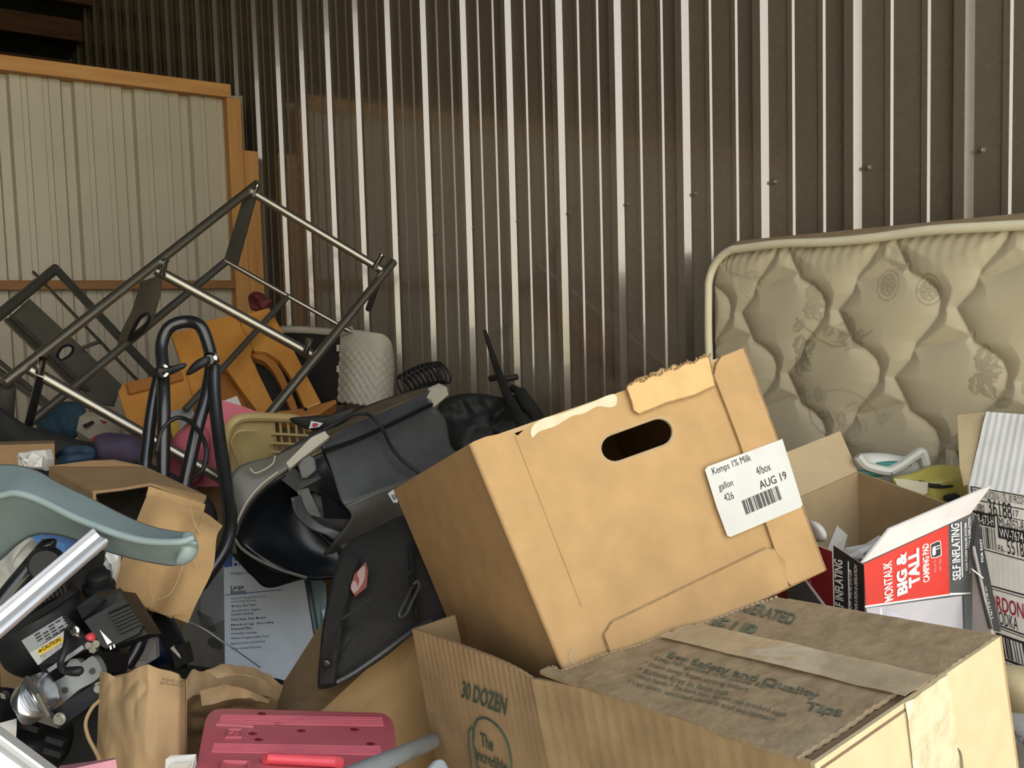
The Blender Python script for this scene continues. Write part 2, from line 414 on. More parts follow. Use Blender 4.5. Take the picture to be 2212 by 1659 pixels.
bs = one('box_spring', g, mat('brown box spring cloth', (.27, .195, .105), .85, var=.1, scale=30, bump=.1), 'plain brown box spring standing between the mattress and the wall', 'box spring'); bevel(bs, .03, 4)

mc = {k: at(*v) for k, v in dict(TL=(1020, 955, 1.0405), TR=(1605, 752, 1.1875), BL=(1240, 1487, 1.0066), BR=(1780, 1235, 1.1536),
      TLb=(850, 1058, 1.38), BLb=(1010, 1440, 1.346), TRb=(1311, 895, 1.527), BRb=(1453, 1261, 1.50)).items()}
mp_ = Plane(mc['TL'], mc['TR'], mc['BL'])
mB = mc['BL']; mBn = (mc['BR']-mB).cross(mc['BLb']-mB).normalized()
if mBn.z < 0: mBn = -mBn
mAu = mc['BR']-mB; mAw = mc['BLb']-mB
# ------------------------------------------------------------------ egg case
def sc(o, s): return EYE+(Vector(o)-EYE)*s
eO = sc((.6537, 1.0758, .9566), .95); eU = V(-.0243, -.9962, .0834); eD = V(.1086, -.0855, -.9904); eW = V(.9938, -.015, .1102)
eL, eH, eB = .609, .33, .2925
T = thing('egg_case', 'large kraft egg case printed in green, tape along its top, a carton tilted on it', 'box')
def egg(s, h, b): return eO+eU*(s*eL)+eD*h+eW*(b*eB)
# front wall in two panes with the dented corner between them
P = []
for i in range(16):
    row = []
    for j in range(90):
        s = j/89*.42; h = eH*(i/15)**1.4
        rip = .0005*math.sin(s*eL*2*math.pi/.0115+h*9)*math.exp(-h/.055)*min(1, s/.03)+.0012*noise.noise(V(s*9, h*14, 1))
        dent = .010*max(0, 1-abs(s-.42)/.10)**2*math.exp(-h/.12)
        row.append(egg(s, h+.008*(s/.42)**3*math.exp(-h/.05), 0)-eW*rip-eW*dent*.6)
    P.append(row)
obj('front_panel', G().shell(P, .004), kraft2, T, True)
P = []
for i in range(12):
    row = []
    for j in range(60):
        s = .42+j/59*.58; h = eH*(i/11)**1.3
        rip = .0005*math.sin(s*eL*2*math.pi/.009+h*6)+.0020*noise.noise(V(s*11, h*12, 2))
        dent = .010*max(0, 1-abs(s-.42)/.10)**2*math.exp(-h/.12)
        row.append(egg(s, h+.008*max(0, 1-(s-.42)/.2)*math.exp(-h/.05), 0)-eW*rip-eW*dent*.6)
    P.append(row)
obj('front_panel', G().shell(P, .004), kraft2, T, True)
ePF = Plane(egg(0, 0, 0), egg(1, 0, 0), egg(0, 1, 0)); ePT = Plane(egg(0, 0, 0), egg(1, 0, 0), egg(0, 0, 1)); ePE = Plane(egg(1, 0, 0), egg(1, eH, 0), egg(1, 0, 1))
def tuck(p):                                         # whatever lies under the tilted carton stays below its base
    q = p-mB; ra, rb, dn = q.dot(mAu)/mAu.length_squared, q.dot(mAw)/mAw.length_squared, q.dot(mBn)
    return p+eD*((dn+.005)/abs(eD.dot(mBn))) if dn > -.005 and -.04 < ra < 1.04 and -.04 < rb < 1.05 else p
def under_milk(s_, b_, m_=.03):                     # how far the wall's top edge is crushed down by the carton standing in it
    h = 0.0
    for _ in range(4):
        p = egg(s_, h, b_); q = p-mB; ra, rb = q.dot(mAu)/mAu.length_squared, q.dot(mAw)/mAw.length_squared
        dn = q.dot(mBn)
        if -m_ < ra < 1+m_ and -m_ < rb < 1+m_ and dn > -.006: h += (dn+.0065)/abs(eD.dot(mBn))
        else: break
    return min(h, eH-.02)
def crushed(fn, n, nm, m):
    tops = [fn(i/(n-1)) for i in range(n)]
    tops = [max(tops[max(0, i-1):i+2]) for i in range(n)]
    return tops
tb = crushed(lambda t: max(under_milk(0, t), .01*t), 60, 'end', None)
obj('end_panel', G().shell([[egg(0, tb[i]+(eH-tb[i])*k/6, i/59) for i in range(60)] for k in range(7)], .004), kraft2, T)
tb = crushed(lambda t: under_milk(t, 1), 90, 'back', None)
obj('back_panel', G().shell([[egg(i/89, tb[i]+(eH-tb[i])*k/6, 1) for i in range(90)] for k in range(7)], .004), kraft2, T)
g = G().plate([egg(0, eH, 0), egg(1, eH, 0), egg(1, eH, 1), egg(0, eH, 1)], [], eD, .004); obj('bottom_panel', g, kraft2, T)
hole = [ePE.hit(x, y) for x, y in spl2([(1985, 1690), (1990, 1655), (2030, 1620), (2058, 1610), (2078, 1630), (2078, 1690), (2040, 1720)], 5, True)]
g = G().plate([egg(1, 0, 0), egg(1, 0, 1), egg(1, eH, 1), egg(1, eH, 0)], [hole], eU, .004)
ep = obj('end_panel', g, mat('pale door-lit kraft', (.53, .435, .27), .85, var=.06, scale=40, bump=.08, bscale=150, spec=.25), T)  # paler board, with some of the door's light painted into its colour
# top flaps
def flap_z(s, b, seed): return .0022*noise.noise(V(s*9, b*5, seed))+.0010*noise.noise(V(s*30, b*14, seed))+.0007*math.sin(b*eB*2*math.pi/.012+s*3)*max(0, (s-.8)*5)
def flap(b0, b1, s0, s1, seed, lift=0):
    P = []
    for i in range(60):
        row = []
        for j in range(240):
            b = b0+(b1-b0)*i/59; s = s0+(s1-s0)*j/239
            z = flap_z(s, b, seed)
            p = egg(s, -.001-lift-z, b)
            p = tuck(p)
            row.append(p)
        P.append(row)
    return G().shell(P, .004)
dusty = mat('dusty kraft flap', (.27, .195, .115), .95, col2=(.36, .27, .165), scale=55, bump=.35, bscale=120, spec=.15, dirt=.35)
fl_f = obj('top_flap', flap(.0, .50, .435, .975, 3), dusty, T, True)
fl_b = obj('top_flap', flap(.52, 1.0, .36, .995, 8), dusty, T, True)
g = G().plate([egg(.95, .005, .02), egg(1, .005, .02), egg(1, .005, .5), egg(.95, .005, .5)], [], -eD, .003); obj('inner_flap', g, mat('brown inner flap', (.22, .14, .08), .9), T)
tg = G(); P = []
for i in range(8):
    row = []
    for j in range(60):
        b = .44+.17*i/7; s = .40+.60*j/59
        row.append(tuck(egg(s, -.0035-.0016*noise.noise(V(s*14, b*10, 5))-.002*math.exp(-((b-.52)/.02)**2)*math.sin(s*4), b))+eD*-.0012)
    P.append(row)
obj('tape_strip', tg.shell(P, .0003), tape, T, True)
P = []
for i in range(26):
    row = []
    for j in range(14):
        b = .43+.24*j/13-.02*i/25; h = .19*i/25
        row.append(egg(1, h, b)+eU*(.0022+.0016*noise.noise(V(h*60, b*22, 3))+.001*noise.noise(V(h*160, b*50, 3))))
    P.append(row)
obj('tape_strip', G().shell(P, .0003), tape_gloss, T, True)
ptext(T, '30 DOZEN', ePF, (1003, 1468), (1100, 1505), (1000, 1505), ink_green, .02, .003)
egg_px = spl2([(1042, 1700), (1028, 1640), (1022, 1590), (1030, 1557), (1050, 1552), (1075, 1570), (1096, 1605), (1104, 1650), (1104, 1700)], 6)
gg = G().tube([ePF.hit(x, y, .0022) for x, y in egg_px], .0012, 6); obj('egg_outline', gg, ink_green, T)
gg = G().tube([ePF.hit(x, y, .0022) for x, y in [(1018, 1659), (1013, 1615), (1012, 1580), (1018, 1570), (1024, 1585), (1022, 1610)]], .0009, 6); obj('egg_outline', gg, ink_green, T)
ptext(T, 'The', ePF, (1041, 1580), (1068, 1592), (1043, 1610), ink_green, .015, .003)
ptext(T, 'incredible', ePF, (1030, 1612), (1098, 1643), (1034, 1640), ink_green, .012, .003)
ptext(T, 'edible egg', ePF, (1036, 1650), (1100, 1680), (1040, 1678), ink_green, .012, .003)
faded = mat('worn green ink', (.10, .115, .075), .9, var=.5, scale=120)
def ttop(body, tl, tr, bl, bold=.01, seed=3):        # ink lies on the uneven flap
    o = ptext(T, body, ePT, tl, tr, bl, faded, bold, 0)
    for vx in o.data.vertices:
        q = vx.co-eO; s_, b_ = q.dot(eU)/eL, q.dot(eW)/eB
        p = egg(s_, -.001-flap_z(s_, b_, seed)-.0012, b_); t_ = tuck(p)
        p = t_-eD*.0008 if t_ != p else p
        vx.co = p
    return o
ttop('Egg Safety and Quality', (1450, 1412), (1775, 1498), (1438, 1428), .018)
ttop('Tips', (1748, 1518), (1828, 1532), (1732, 1542), .02)
for i, s in enumerate(['Keep refrigerated at or below 45F', 'Store away from strong odors', 'Rotate-first in first out', 'Wash hands * Tie back hair, do not use cracked eggs', 'Use clean, sanitized utensils and equipment']):
    L = [255, 225, 195, 330, 320][i]; x0, y0 = 1408-12*i, 1418+13.5*i
    ttop('* '+s, (x0, y0), (x0+L, y0+L*.255), (x0-8, y0+10), .006)
ttop('REFRIGERATED', (1562, 1290), (1724, 1331), (1546, 1310), .02, 8)
ttop('SIDE UP', (1505, 1322), (1642, 1357), (1480, 1349), .03, 8)

# ------------------------------------------------------------------ milk carton case
T = thing('milk_case', 'tan cardboard milk case with a hand hole and white label, tilted on the egg case', 'box')
fr = [(1020, 955), (1050, 943), (1105, 932), (1118, 941), (1140, 921), (1335, 848), (1358, 840), (1378, 816), (1530, 774), (1548, 790), (1605, 752), (1782, 1234), (1328, 1447), (1240, 1487)]
hp = stadium((1327, 968), (1422, 934), 33, 10)
g = G().plate([mp_.hit(*p) for p in fr], [[mp_.hit(*p) for p in hp]], mp_.n, .005)
fp = obj('front_panel', g, kraft, T)
def quadpanel(name, a, b, c, d, m=kraft, th=.005):
    n = (b-a).cross(d-a).normalized(); cen = sum(mc.values(), V(0, 0, 0))/8
    if n.dot(a-cen) < 0: n = -n
    return obj(name, G().plate([a, b, c, d], [], n, th), m, T)
q0 = mc['TL']; back = mc['TLb']-q0
quadpanel('side_panel', mp_.hit(1020, 955), mc['TLb'], mc['BLb'], mp_.hit(1240, 1487))
quadpanel('side_panel', mp_.hit(1605, 752), mp_.hit(1782, 1234), mc['BRb'], mc['TRb'])
quadpanel('back_panel', mc['TLb'], mc['TRb'], mc['BRb'], mc['BLb'])
quadpanel('bottom_panel', mp_.hit(1240, 1487), mp_.hit(1782, 1234), mc['BRb'], mc['BLb'])
quadpanel('top_panel', mp_.hit(1040, 950), mp_.hit(1590, 760), mc['TRb'], mc['TLb'], kraft_in)
# rounded front corner
g = G().tube([mp_.hit(1021, 956)-mp_.n*.004, mp_.hit(1240, 1486)-mp_.n*.004], .0045, 10); obj('corner_fold', g, kraft, T, True)
def overlay(name, px, off=.0045, m=kraft, th=.0042, bump_=None):
    o = obj(name, G().plate([mp_.hit(x, y, off) for x, y in px], [], mp_.n, th), m, T)
    e = obj('cut_edge', G().tube([mp_.hit(x, y, off-.0022) for x, y in px+px[:1]], .0021, 5), kraft_edge, o); return o
overlay('corner_flap', [(1543, 812), (1547, 790), (1558, 772), (1605, 752), (1782, 1232), (1708, 1264), (1692, 1244), (1688, 1228), (1640, 1085), (1600, 960), (1570, 880)])
overlay('locking_tab', [(1306, 1372), (1322, 1346), (1655, 1186), (1672, 1188), (1697, 1212), (1702, 1268), (1329, 1446), (1316, 1400)])
# torn flap, folded over the top edge
px = [(1355, 838), (1362, 830), (1380, 822), (1402, 816), (1405, 808), (1420, 806), (1428, 798), (1442, 801), (1455, 790), (1470, 794), (1485, 783), (1500, 786), (1512, 776), (1530, 771), (1543, 832), (1500, 852), (1440, 868), (1380, 893), (1370, 886), (1366, 868)]
overlay('torn_flap', px, .007, mat('torn kraft board', (.55, .36, .16), .9, var=.1, scale=30, bump=.3, bscale=60), .004)
g = G()
for k in range(26):
    t = k/25; x = 1362+t*168; y = 832-t*62+3*math.sin(k*5.1)
    a = mp_.hit(x, y, .006); b = mp_.hit(x+3+3*math.sin(k*2.3), y-5-5*random.random(), .006+.004*random.random()); g.tube([a, (a+b)/2+mp_.n*.002, b], [.0016, .0014, .0006], 5)
obj('torn_fibres', g, kraft_edge, T)
glue = mat('dried glue smear', (.66, .55, .38), .35, var=.12, scale=40, alpha=.85)
obj('glue_smear', decal(mp_, spl2([(1148, 925), (1170, 905), (1215, 893), (1270, 872), (1325, 851), (1332, 872), (1318, 880), (1290, 878), (1262, 893), (1235, 899), (1200, 920), (1165, 932), (1150, 945)], 4, True), .0005), glue, T)
crz = mat('scored cardboard crease', (.33, .20, .085), .9)
obj('crease', decal(mp_, [(1111, 940), (1113, 940), (1258, 1312), (1256, 1312)], .0005), crz, T)
obj('scuff', decal(mp_, spl2([(1238, 1398), (1242, 1402), (1233, 1420), (1250, 1435), (1262, 1432), (1245, 1442), (1228, 1425), (1230, 1408)], 4, True), .0005), mat('cardboard scuff', (.40, .29, .16), .95), T)
obj('torn_gap', decal(mp_, [(1302, 1458), (1322, 1442), (1329, 1448), (1305, 1464)], .0006), ink_black, T)
# hand hole rim
obj('hand_hole_rim', G().tube([mp_.hit(x, y, -.0022) for x, y in hp], .0028, 6, True), kraft_in, T)
# label
lab = [(1523, 1015), (1528, 1008), (1690, 948), (1734, 1090), (1730, 1096), (1578, 1160), (1571, 1157), (1548, 1095)]
L = obj('label', decal(mp_, lab, .0056, .0006), label_white, T)
def mt_(s, tl, tr, bl, b=.0): return ptext(L, s, mp_, tl, tr, bl, ink_black, b, .0060)
mt_('Kemps 1% Milk', (1531, 1013), (1613, 982), (1537, 1032))
mt_('4/box', (1625, 1012), (1655, 1000), (1631, 1029))
mt_('gallon', (1545, 1047), (1575, 1036), (1550, 1066))
mt_('426', (1556, 1070), (1576, 1063), (1561, 1085))
mt_('AUG 19', (1632, 1042), (1690, 1019), (1637, 1059), .008)
obj('barcode', bars(mp_, (1602, 1082), (1682, 1048), (1612, 1112), 30, .0060), ink_black, L)
# ------------------------------------------------------------------ camping pad carton
red = mat('printed red board', (.62, .035, .025), .4, var=.05, coat=.15)
darkred = mat('printed dark red board', (.20, .012, .018), .4, var=.1, coat=.15)
blk = mat('printed black board', (.022, .022, .024), .4, var=.15, coat=.15)
grey_print = mat('printed grey board', (.09, .09, .095), .45, var=.2, scale=8)
white_board = mat('white board', (.74, .70, .70), .55, var=.04)
photo_grey = mat('printed pale grey picture', (.40, .40, .43), .45, col2=(.52, .50, .56), scale=9)
cN, cR, cL, cF = at(1863, 1218, 1.17), at(2103, 1107, 1.30), at(1620, 1120, 1.36), at(1853, 1018, 1.52)
dn = V(.012, -.01, -1).normalized()*.30
T = thing('camping_pad_box', 'open red and black camping pad carton with white lettering, flaps standing up', 'box')
cen = (cN+cR+cL+cF)/4+dn*.5
def wallp(a, b, nm='wall_panel', m=kraft_in, d=dn):
    n = (b-a).cross(d).normalized()
    if n.dot((a+b)/2+d*.5-cen) < 0: n = -n
    return obj(nm, G().plate([a, b, b+d, a+d], [], n, .003), m, T)
cPf, cPl = Plane(cN, cR, cN+dn), Plane(cN, cL, cN+dn)
fw = wallp(cN, cR); lw = wallp(cN, cL); wallp(cL, cF); wallp(cF, cR)
obj('bottom_panel', G().plate([cN+dn, cR+dn, cF+dn, cL+dn], [], V(0, 0, -1), .003), kraft_in, T)
def q3(a, b, d, o): return [a+o, b+o, b+d+o, a+d+o]
obj('printed_face', G().plate(q3(cN, cR, dn, cPf.n*.0012), [], cPf.n, .001), grey_print, T)
obj('printed_face', G().plate(q3(cN, cL, dn, cPl.n*.0012), [], cPl.n, .001), darkred, T)
K = .0018
def fdec(px, m, off=K, nm='print'): return obj(nm, decal(cPf, px, off, .0004), m, fw)
def ldec(px, m, off=K, nm='print'): return obj(nm, decal(cPl, px, off, .0004), m, lw)
fdec([(1866, 1219), (2048, 1135), (2051, 1285), (1871, 1312)], red)
fdec([(1866, 1309), (2051, 1283), (2052, 1286), (1867, 1313)], ink_white, K+.0004)
fdec([(2052, 1281), (2097, 1280), (2097, 1283), (2052, 1286)], ink_white, K+.0004)
fdec([(1872, 1314), (2078, 1287), (2082, 1420), (1880, 1420)], photo_grey)
fdec([(1902, 1310), (1905, 1318), (1903, 1400), (1900, 1400)], ink_white, K+.0004)
fdec(spl2([(1920, 1318), (1960, 1345), (1990, 1380), (1960, 1420), (1915, 1400), (1912, 1350)], 4, True), mat('printed lilac picture', (.50, .50, .60), .45), K+.0003)
fdec([(2082, 1288), (2097, 1285), (2099, 1420), (2085, 1420)], mat('printed slate', (.10, .115, .125), .45), K+.0002)
def ft(s, tl, tr, bl, m=ink_white, b=.03, **k): return ptext(fw, s, cPf, tl, tr, bl, m, b, K+.0009, **k)
ft('MONTAUK', (1907, 1301), (1903, 1215), (1926, 1294), b=.02)
ft('BIG &', (1934, 1288), (1931, 1198), (1957, 1279), b=.05)
ft('TALL', (1959, 1271), (1957, 1192), (1983, 1260), b=.05)
ft('CAMPING PAD', (1990, 1259), (1988, 1176), (2004, 1254), b=.03)
pinkink = mat('pale pink ink', (.70, .35, .33), .5)
ft('FITS UP TO', (2014, 1236), (2013, 1210), (2019, 1234), pinkink, .01); ft("6'6\" TALL", (2024, 1231), (2023, 1207), (2030, 1229), pinkink, .01)
rr = spl2([(2010, 1178), (2014, 1174), (2028, 1168), (2032, 1171), (2034, 1196), (2030, 1202), (2016, 1206), (2011, 1202)], 3, True)
fdec(rr, ink_white, K+.0004); cx_ = sum(p[0] for p in rr)/len(rr); cy_ = sum(p[1] for p in rr)/len(rr)
fdec([(cx_+(x-cx_)*.86, cy_+(y-cy_)*.9) for x, y in rr], blk, K+.0008)
fdec([(cx_+(x-cx_)*.3-4, cy_+(y-cy_)*.55+3) for x, y in rr], ink_white, K+.0011)
fdec([(2022, 1180), (2030, 1177), (2030, 1179), (2022, 1182)], ink_white, K+.0011); fdec([(2022, 1186), (2030, 1183), (2030, 1185), (2022, 1188)], ink_white, K+.0011)
ft('SELF INFLATING', (2054, 1256), (2050, 1132), (2072, 1250), b=.02, shear=.25)
fdec([(2075, 1128), (2077, 1127), (2080, 1246), (2078, 1247)], ink_white, K+.0004)
ft('FREE FLOW VALVE SYSTEM', (2082, 1232), (2079, 1130), (2087, 1230), b=.01); ft('FOR EASY INFLATION & DEFLATION', (2090, 1238), (2087, 1118), (2095, 1236), b=.01)
ldec([(1800, 1178), (1866, 1222), (1870, 1420), (1806, 1420)], blk); ldec([(1797, 1177), (1800, 1178), (1806, 1420), (1803, 1420)], ink_white)
def lt(s, tl, tr, bl, b=.02, m=ink_white): return ptext(lw, s, cPl, tl, tr, bl, m, b, K+.0009, .25)
lt('SELF INFLATING', (1809, 1335), (1805, 1206), (1827, 1338)); ldec([(1831, 1212), (1833, 1213), (1836, 1380), (1834, 1380)], ink_white, K+.0004)
lt('FREE FLOW VALVE SYSTEM', (1837, 1345), (1836, 1228), (1844, 1348), .01); lt('FOR EASY INFLATION & DEFLATION', (1850, 1356), (1848, 1217), (1857, 1360), .01)
lt('CAMPING', (1745, 1258), (1742, 1205), (1755, 1262), .02, pinkink)
ldec([(1726, 1238), (1730, 1236), (1800, 1330), (1796, 1333)], ink_white, K+.0003); ldec([(1700, 1240), (1728, 1242), (1795, 1335), (1795, 1420), (1700, 1420)], grey_print, K+.0002)
# flaps
def flp(nm, P, m, th=.003):
    n = (P[1]-P[0]).cross(P[2]-P[0]).normalized()
    if n.dot(EYE-P[0]) < 0: n = -n
    return obj(nm, G().plate(P, [], n, th), m, T)
flp('flap', [cN+V(0, 0, .001), at(1922, 1143, 1.185), at(2142, 1049, 1.30), cPf.hit(2096, 1110), cPf.hit(2047, 1133)], white_board)
flp('flap', [cF, at(1815, 931, 1.56), at(1590, 1020, 1.42), cL], mat('pale kraft liner', (.45, .34, .20), .9, var=.06))
fo = flp('flap', [cR+V(0, 0, -.002), at(2112, 1118, 1.312), at(2162, 1364, 1.255), at(2140, 1358, 1.25), at(2101, 1200, 1.285)], blk)
flp('flap', [at(2101, 1180, 1.287), at(2140, 1358, 1.252), at(2150, 1420, 1.25), at(2100, 1400, 1.28)], mat('grey carton board', (.36, .33, .31), .7))
pf = Plane(cR, at(2162, 1364, 1.255), at(2140, 1358, 1.25))
ptext(fo, 'FOR EASY', pf, (2118, 1215), (2114, 1165), (2123, 1213), ink_white, .0, .0015)
ptext(fo, '2 kg | 5 lb | 38 cm', pf, (2140, 1338), (2125, 1268), (2144, 1336), ink_white, .0, .0015)
obj('print', decal(pf, [(2100, 1228), (2125, 1248), (2124, 1250), (2100, 1231)], .0012), ink_white, fo)

# papers left inside the carton
def crumple(px, d, amp, seed, depth_var=.02, n=3):           # crumpled sheet filling an outline
    P = [at(x, y, d) for x, y in px]; c = sum(P, V(0, 0, 0))/len(P); rnd = random.Random(seed); rings = []
    for i in range(n+1):
        t = 1-i/(n+.35)
        rings.append([c+(p-c)*t+V(rnd.uniform(-1, 1), rnd.uniform(-1, 1), rnd.uniform(-1, 1))*amp*(1 if 0 < i else .25)-CF*depth_var*(1-t*t) for p in P])
    v = [p for r in rings for p in r]+[c-CF*depth_var]; m = len(P); f = []
    for i in range(n):
        for k in range(m): f.append((i*m+k, i*m+(k+1) % m, (i+1)*m+(k+1) % m, (i+1)*m+k))
    for k in range(m): f.append((n*m+k, n*m+(k+1) % m, len(v)-1))
    bk = [p+CF*max(.006, depth_var*.7) for p in rings[0]]; o = len(v); v += bk+[c+CF*depth_var]
    for k in range(m):
        f.append((k, (k+1) % m, o+(k+1) % m, o+k)); f.append((o+k, o+(k+1) % m, o+m))
    return G().add(v, f)
def lump(px, d, th, amp=.0, seed=0, fs=9, n=7, back=.8, ddep=None, subd=4):   # soft body with volume; ddep = per-outline depths
    if ddep is None: ddep = [d]*len(px)
    P3 = spline([Vector((x, y, z*1000)) for (x, y), z in zip(px, ddep)], subd, True)
    P = [at(p.x, p.y, p.z/1000) for p in P3]; c = sum(P, V(0, 0, 0))/len(P); m = len(P); v = []; f = []
    lev = [math.sin(math.pi/2*i/n) for i in range(n)]
    def ring(t, sgn):
        hgt = th*math.sqrt(max(0, 1-t*t))*sgn; R = []
        for p in P:
            q = c+(p-c)*t; nz = amp*(noise.noise(q*fs+V(seed, 0, 0))+.5*noise.noise(q*fs*2.7+V(0, seed, 0)))*(1-t**6)
            R.append(q-CF*(hgt+nz*(1 if sgn > 0 else -1)))
        return R
    ts = [math.cos(math.pi/2*i/n) for i in range(n)]
    fr = [ring(t, 1) for t in ts]; bk = [ring(t, -back) for t in ts[1:]]
    for r in fr: v += r
    ctr = c-CF*(th+amp*noise.noise(c*fs)); v.append(ctr); ci = len(v)-1
    for i in range(n-1):
        for k in range(m): f.append((i*m+k, i*m+(k+1) % m, (i+1)*m+(k+1) % m, (i+1)*m+k))
    for k in range(m): f.append(((n-1)*m+k, (n-1)*m+(k+1) % m, ci))
    o = len(v)
    for r in bk: v += r
    v.append(c+CF*th*back); bi = len(v)-1
    for k in range(m): f.append((k, o+k, o+(k+1) % m, (k+1) % m))
    for i in range(n-2):
        for k in range(m): f.append((o+i*m+k, o+(i+1)*m+k, o+(i+1)*m+(k+1) % m, o+i*m+(k+1) % m))
    for k in range(m): f.append((o+(n-2)*m+k, bi, o+(n-2)*m+(k+1) % m))
    return G().add(v, f)
paper_w = mat('white paper', (.62, .60, .56), .8, var=.06)
one('paper_card', G().plate([at(1808, 1135, 1.34), at(1831, 1156, 1.33), at(1818, 1205, 1.29), at(1783, 1197, 1.30)], [], -CF, .004), mat('grey white card', (.42, .39, .34), .8), 'small pale card standing inside the camping pad carton', 'card')
one('crumpled_paper', crumple([(1815, 1205), (1835, 1185), (1880, 1178), (1910, 1160), (1900, 1200), (1865, 1225), (1830, 1222)], 1.27, .006, 3, .02), paper_w, 'crumpled white paper lying inside the camping pad carton', 'paper', smooth=False)
one('paper_cup', lump([(1748, 1128), (1768, 1130), (1779, 1150), (1775, 1168), (1755, 1165)], 1.30, .03), paper_w, 'white rounded paper item in the camping carton beside the milk case', 'paper', smooth='full')

# ------------------------------------------------------------------ vodka carton
wcor = mat('white corrugated board', (.78, .77, .75), .75, var=.06, scale=20, bump=.1)
T = thing('vodka_box', 'white corrugated vodka carton with black and red print and an open top flap', 'box')
vO = at(2092, 1050, 1.36); vU = V(-.10, -.995, 0).normalized(); vD = V(.11, -.011, -.99).normalized(); vN = vU.cross(vD).normalized()
if vN.dot(EYE-vO) < 0: vN = -vN
vL, vH, vB = .36, .285, .13
P = []
for i in range(3):
    P.append([vO+vU*(vL*j/150)+vD*(vH*i/2)+vN*(.00012*math.sin(j/150*vL*2*math.pi/.0075)) for j in range(151)])
fv = obj('front_panel', G().shell(P, .004), wcor, T, True)
bx = -vN*vB
for a, b in ((vO, vO+vD*vH), (vO+vU*vL, vO+vU*vL+vD*vH)): obj('end_panel', G().plate([a-vN*.004, a+bx, b+bx, b-vN*.004], [], vU, .004), wcor, T)
obj('back_panel', G().plate([vO+bx, vO+bx+vU*vL, vO+bx+vU*vL+vD*vH, vO+bx+vD*vH], [], -vN, .004), kraft_in, T)
obj('bottom_panel', G().plate([vO+vD*vH-vN*.004, vO+vD*vH+vU*vL-vN*.004, vO+bx+vU*vL+vD*vH, vO+bx+vD*vH], [], vD, .004), kraft_in, T)
a0 = vO; b0 = at(2131, 889, 1.43); ex = vU*vL
P = []
for i in range(8):
    P.append([a0+(b0-a0)*(i/7)+ex*(j/150)+vN*(.0007*math.sin(j/150*vL*2*math.pi/.0105+i*.3)+.0015*noise.noise(V(i*.6, j*.09, 2))) for j in range(151)])
obj('top_flap', G().shell(P, .004), wcor, T, True)
obj('end_flap', G().plate([at(2067, 897, 1.46), at(2128, 890, 1.44), at(2093, 1046, 1.362), at(2082, 1050, 1.365), at(2073, 1010, 1.39)], [], -CR*.3+CU*0-CF*.9, .004), mat('kraft flap inside', (.46, .36, .21), .9), T)
vP = Plane(vO, vO+vU, vO+vD)
def vt(s, tl, tr, bl, m=ink_black, b=.0, **k): return ptext(fv, s, vP, tl, tr, bl, m, b, .0011, **k)
def vd(px, m=ink_black, off=.0006): return obj('print', decal(vP, px, off, .0004), m, fv)
def vline(x0, y0, x1, y1, t): return vd([(x0, y0), (x1, y1), (x1, y1+t*1.15), (x0, y0+t)])
vline(2097, 1050, 2300, 1087, 2); vline(2099, 1077, 2300, 1117, 2); vd([(2097, 1050), (2099, 1050), (2101, 1078), (2099, 1078)])
vt('GORDONS VODKA 1.75L  80 PROOF', (2101, 1055), (2212, 1074), (2102, 1071), b=-.004)
vt('280', (2110, 1086), (2127, 1091), (2111, 1103)); vt('36188', (2134, 1076), (2185, 1087), (2137, 1112), b=.004); vt('17', (2189, 1101), (2201, 1103), (2190, 1115))
vd([(2101, 1102), (2148, 1112), (2150, 1141), (2103, 1130)])
vt('OR-673-H', (2104, 1108), (2146, 1116), (2106, 1128), ink_white, .004)
vline(2154, 1112, 2300, 1143, 1.5); vd([(2153, 1112), (2155, 1112), (2157, 1138), (2155, 1138)])
vt('MI-6052-8', (2158, 1117), (2211, 1127), (2160, 1138), b=.0)
vd([(2155, 1135), (2300, 1166), (2300, 1195), (2157, 1162)])
vt('WV-7674', (2159, 1140), (2210, 1151), (2161, 1160), ink_white, .004)
obj('barcode', bars(vP, (2107, 1134), (2150, 1143), (2111, 1180), 14, .0007, 5), ink_black, fv)
vt('PA-', (2157, 1176), (2172, 1180), (2158, 1192)); vt('5518', (2175, 1164), (2211, 1172), (2178, 1196), b=.004)
vline(2113, 1183, 2300, 1233, 2)
vline(2133, 1262, 2300, 1308, 3); vline(2135, 1269, 2300, 1316, 1.5)
redink = mat('deep red ink', (.30, .02, .05), .6)
vt("GORDON'S", (2121, 1275), (2226, 1307), (2123, 1308), redink, .014)
vt('VODKA', (2148, 1316), (2199, 1333), (2150, 1345), ink_black, .0)
vline(2158, 1350, 2300, 1402, 3); vline(2160, 1357, 2300, 1409, 1.5)
vd([(2152, 1366), (2300, 1417), (2300, 1423), (2152, 1371)]); vd([(2152, 1369), (2156, 1371), (2166, 1422), (2162, 1421)]); vd([(2162, 1419), (2300, 1470), (2300, 1476), (2163, 1424)])
obj('barcode', bars(vP, (2160, 1374), (2240, 1402), (2168, 1420), 13, .0007, 9), ink_black, fv)
vt('0 00 80432', (2168, 1428), (2250, 1458), (2170, 1437), b=.0)

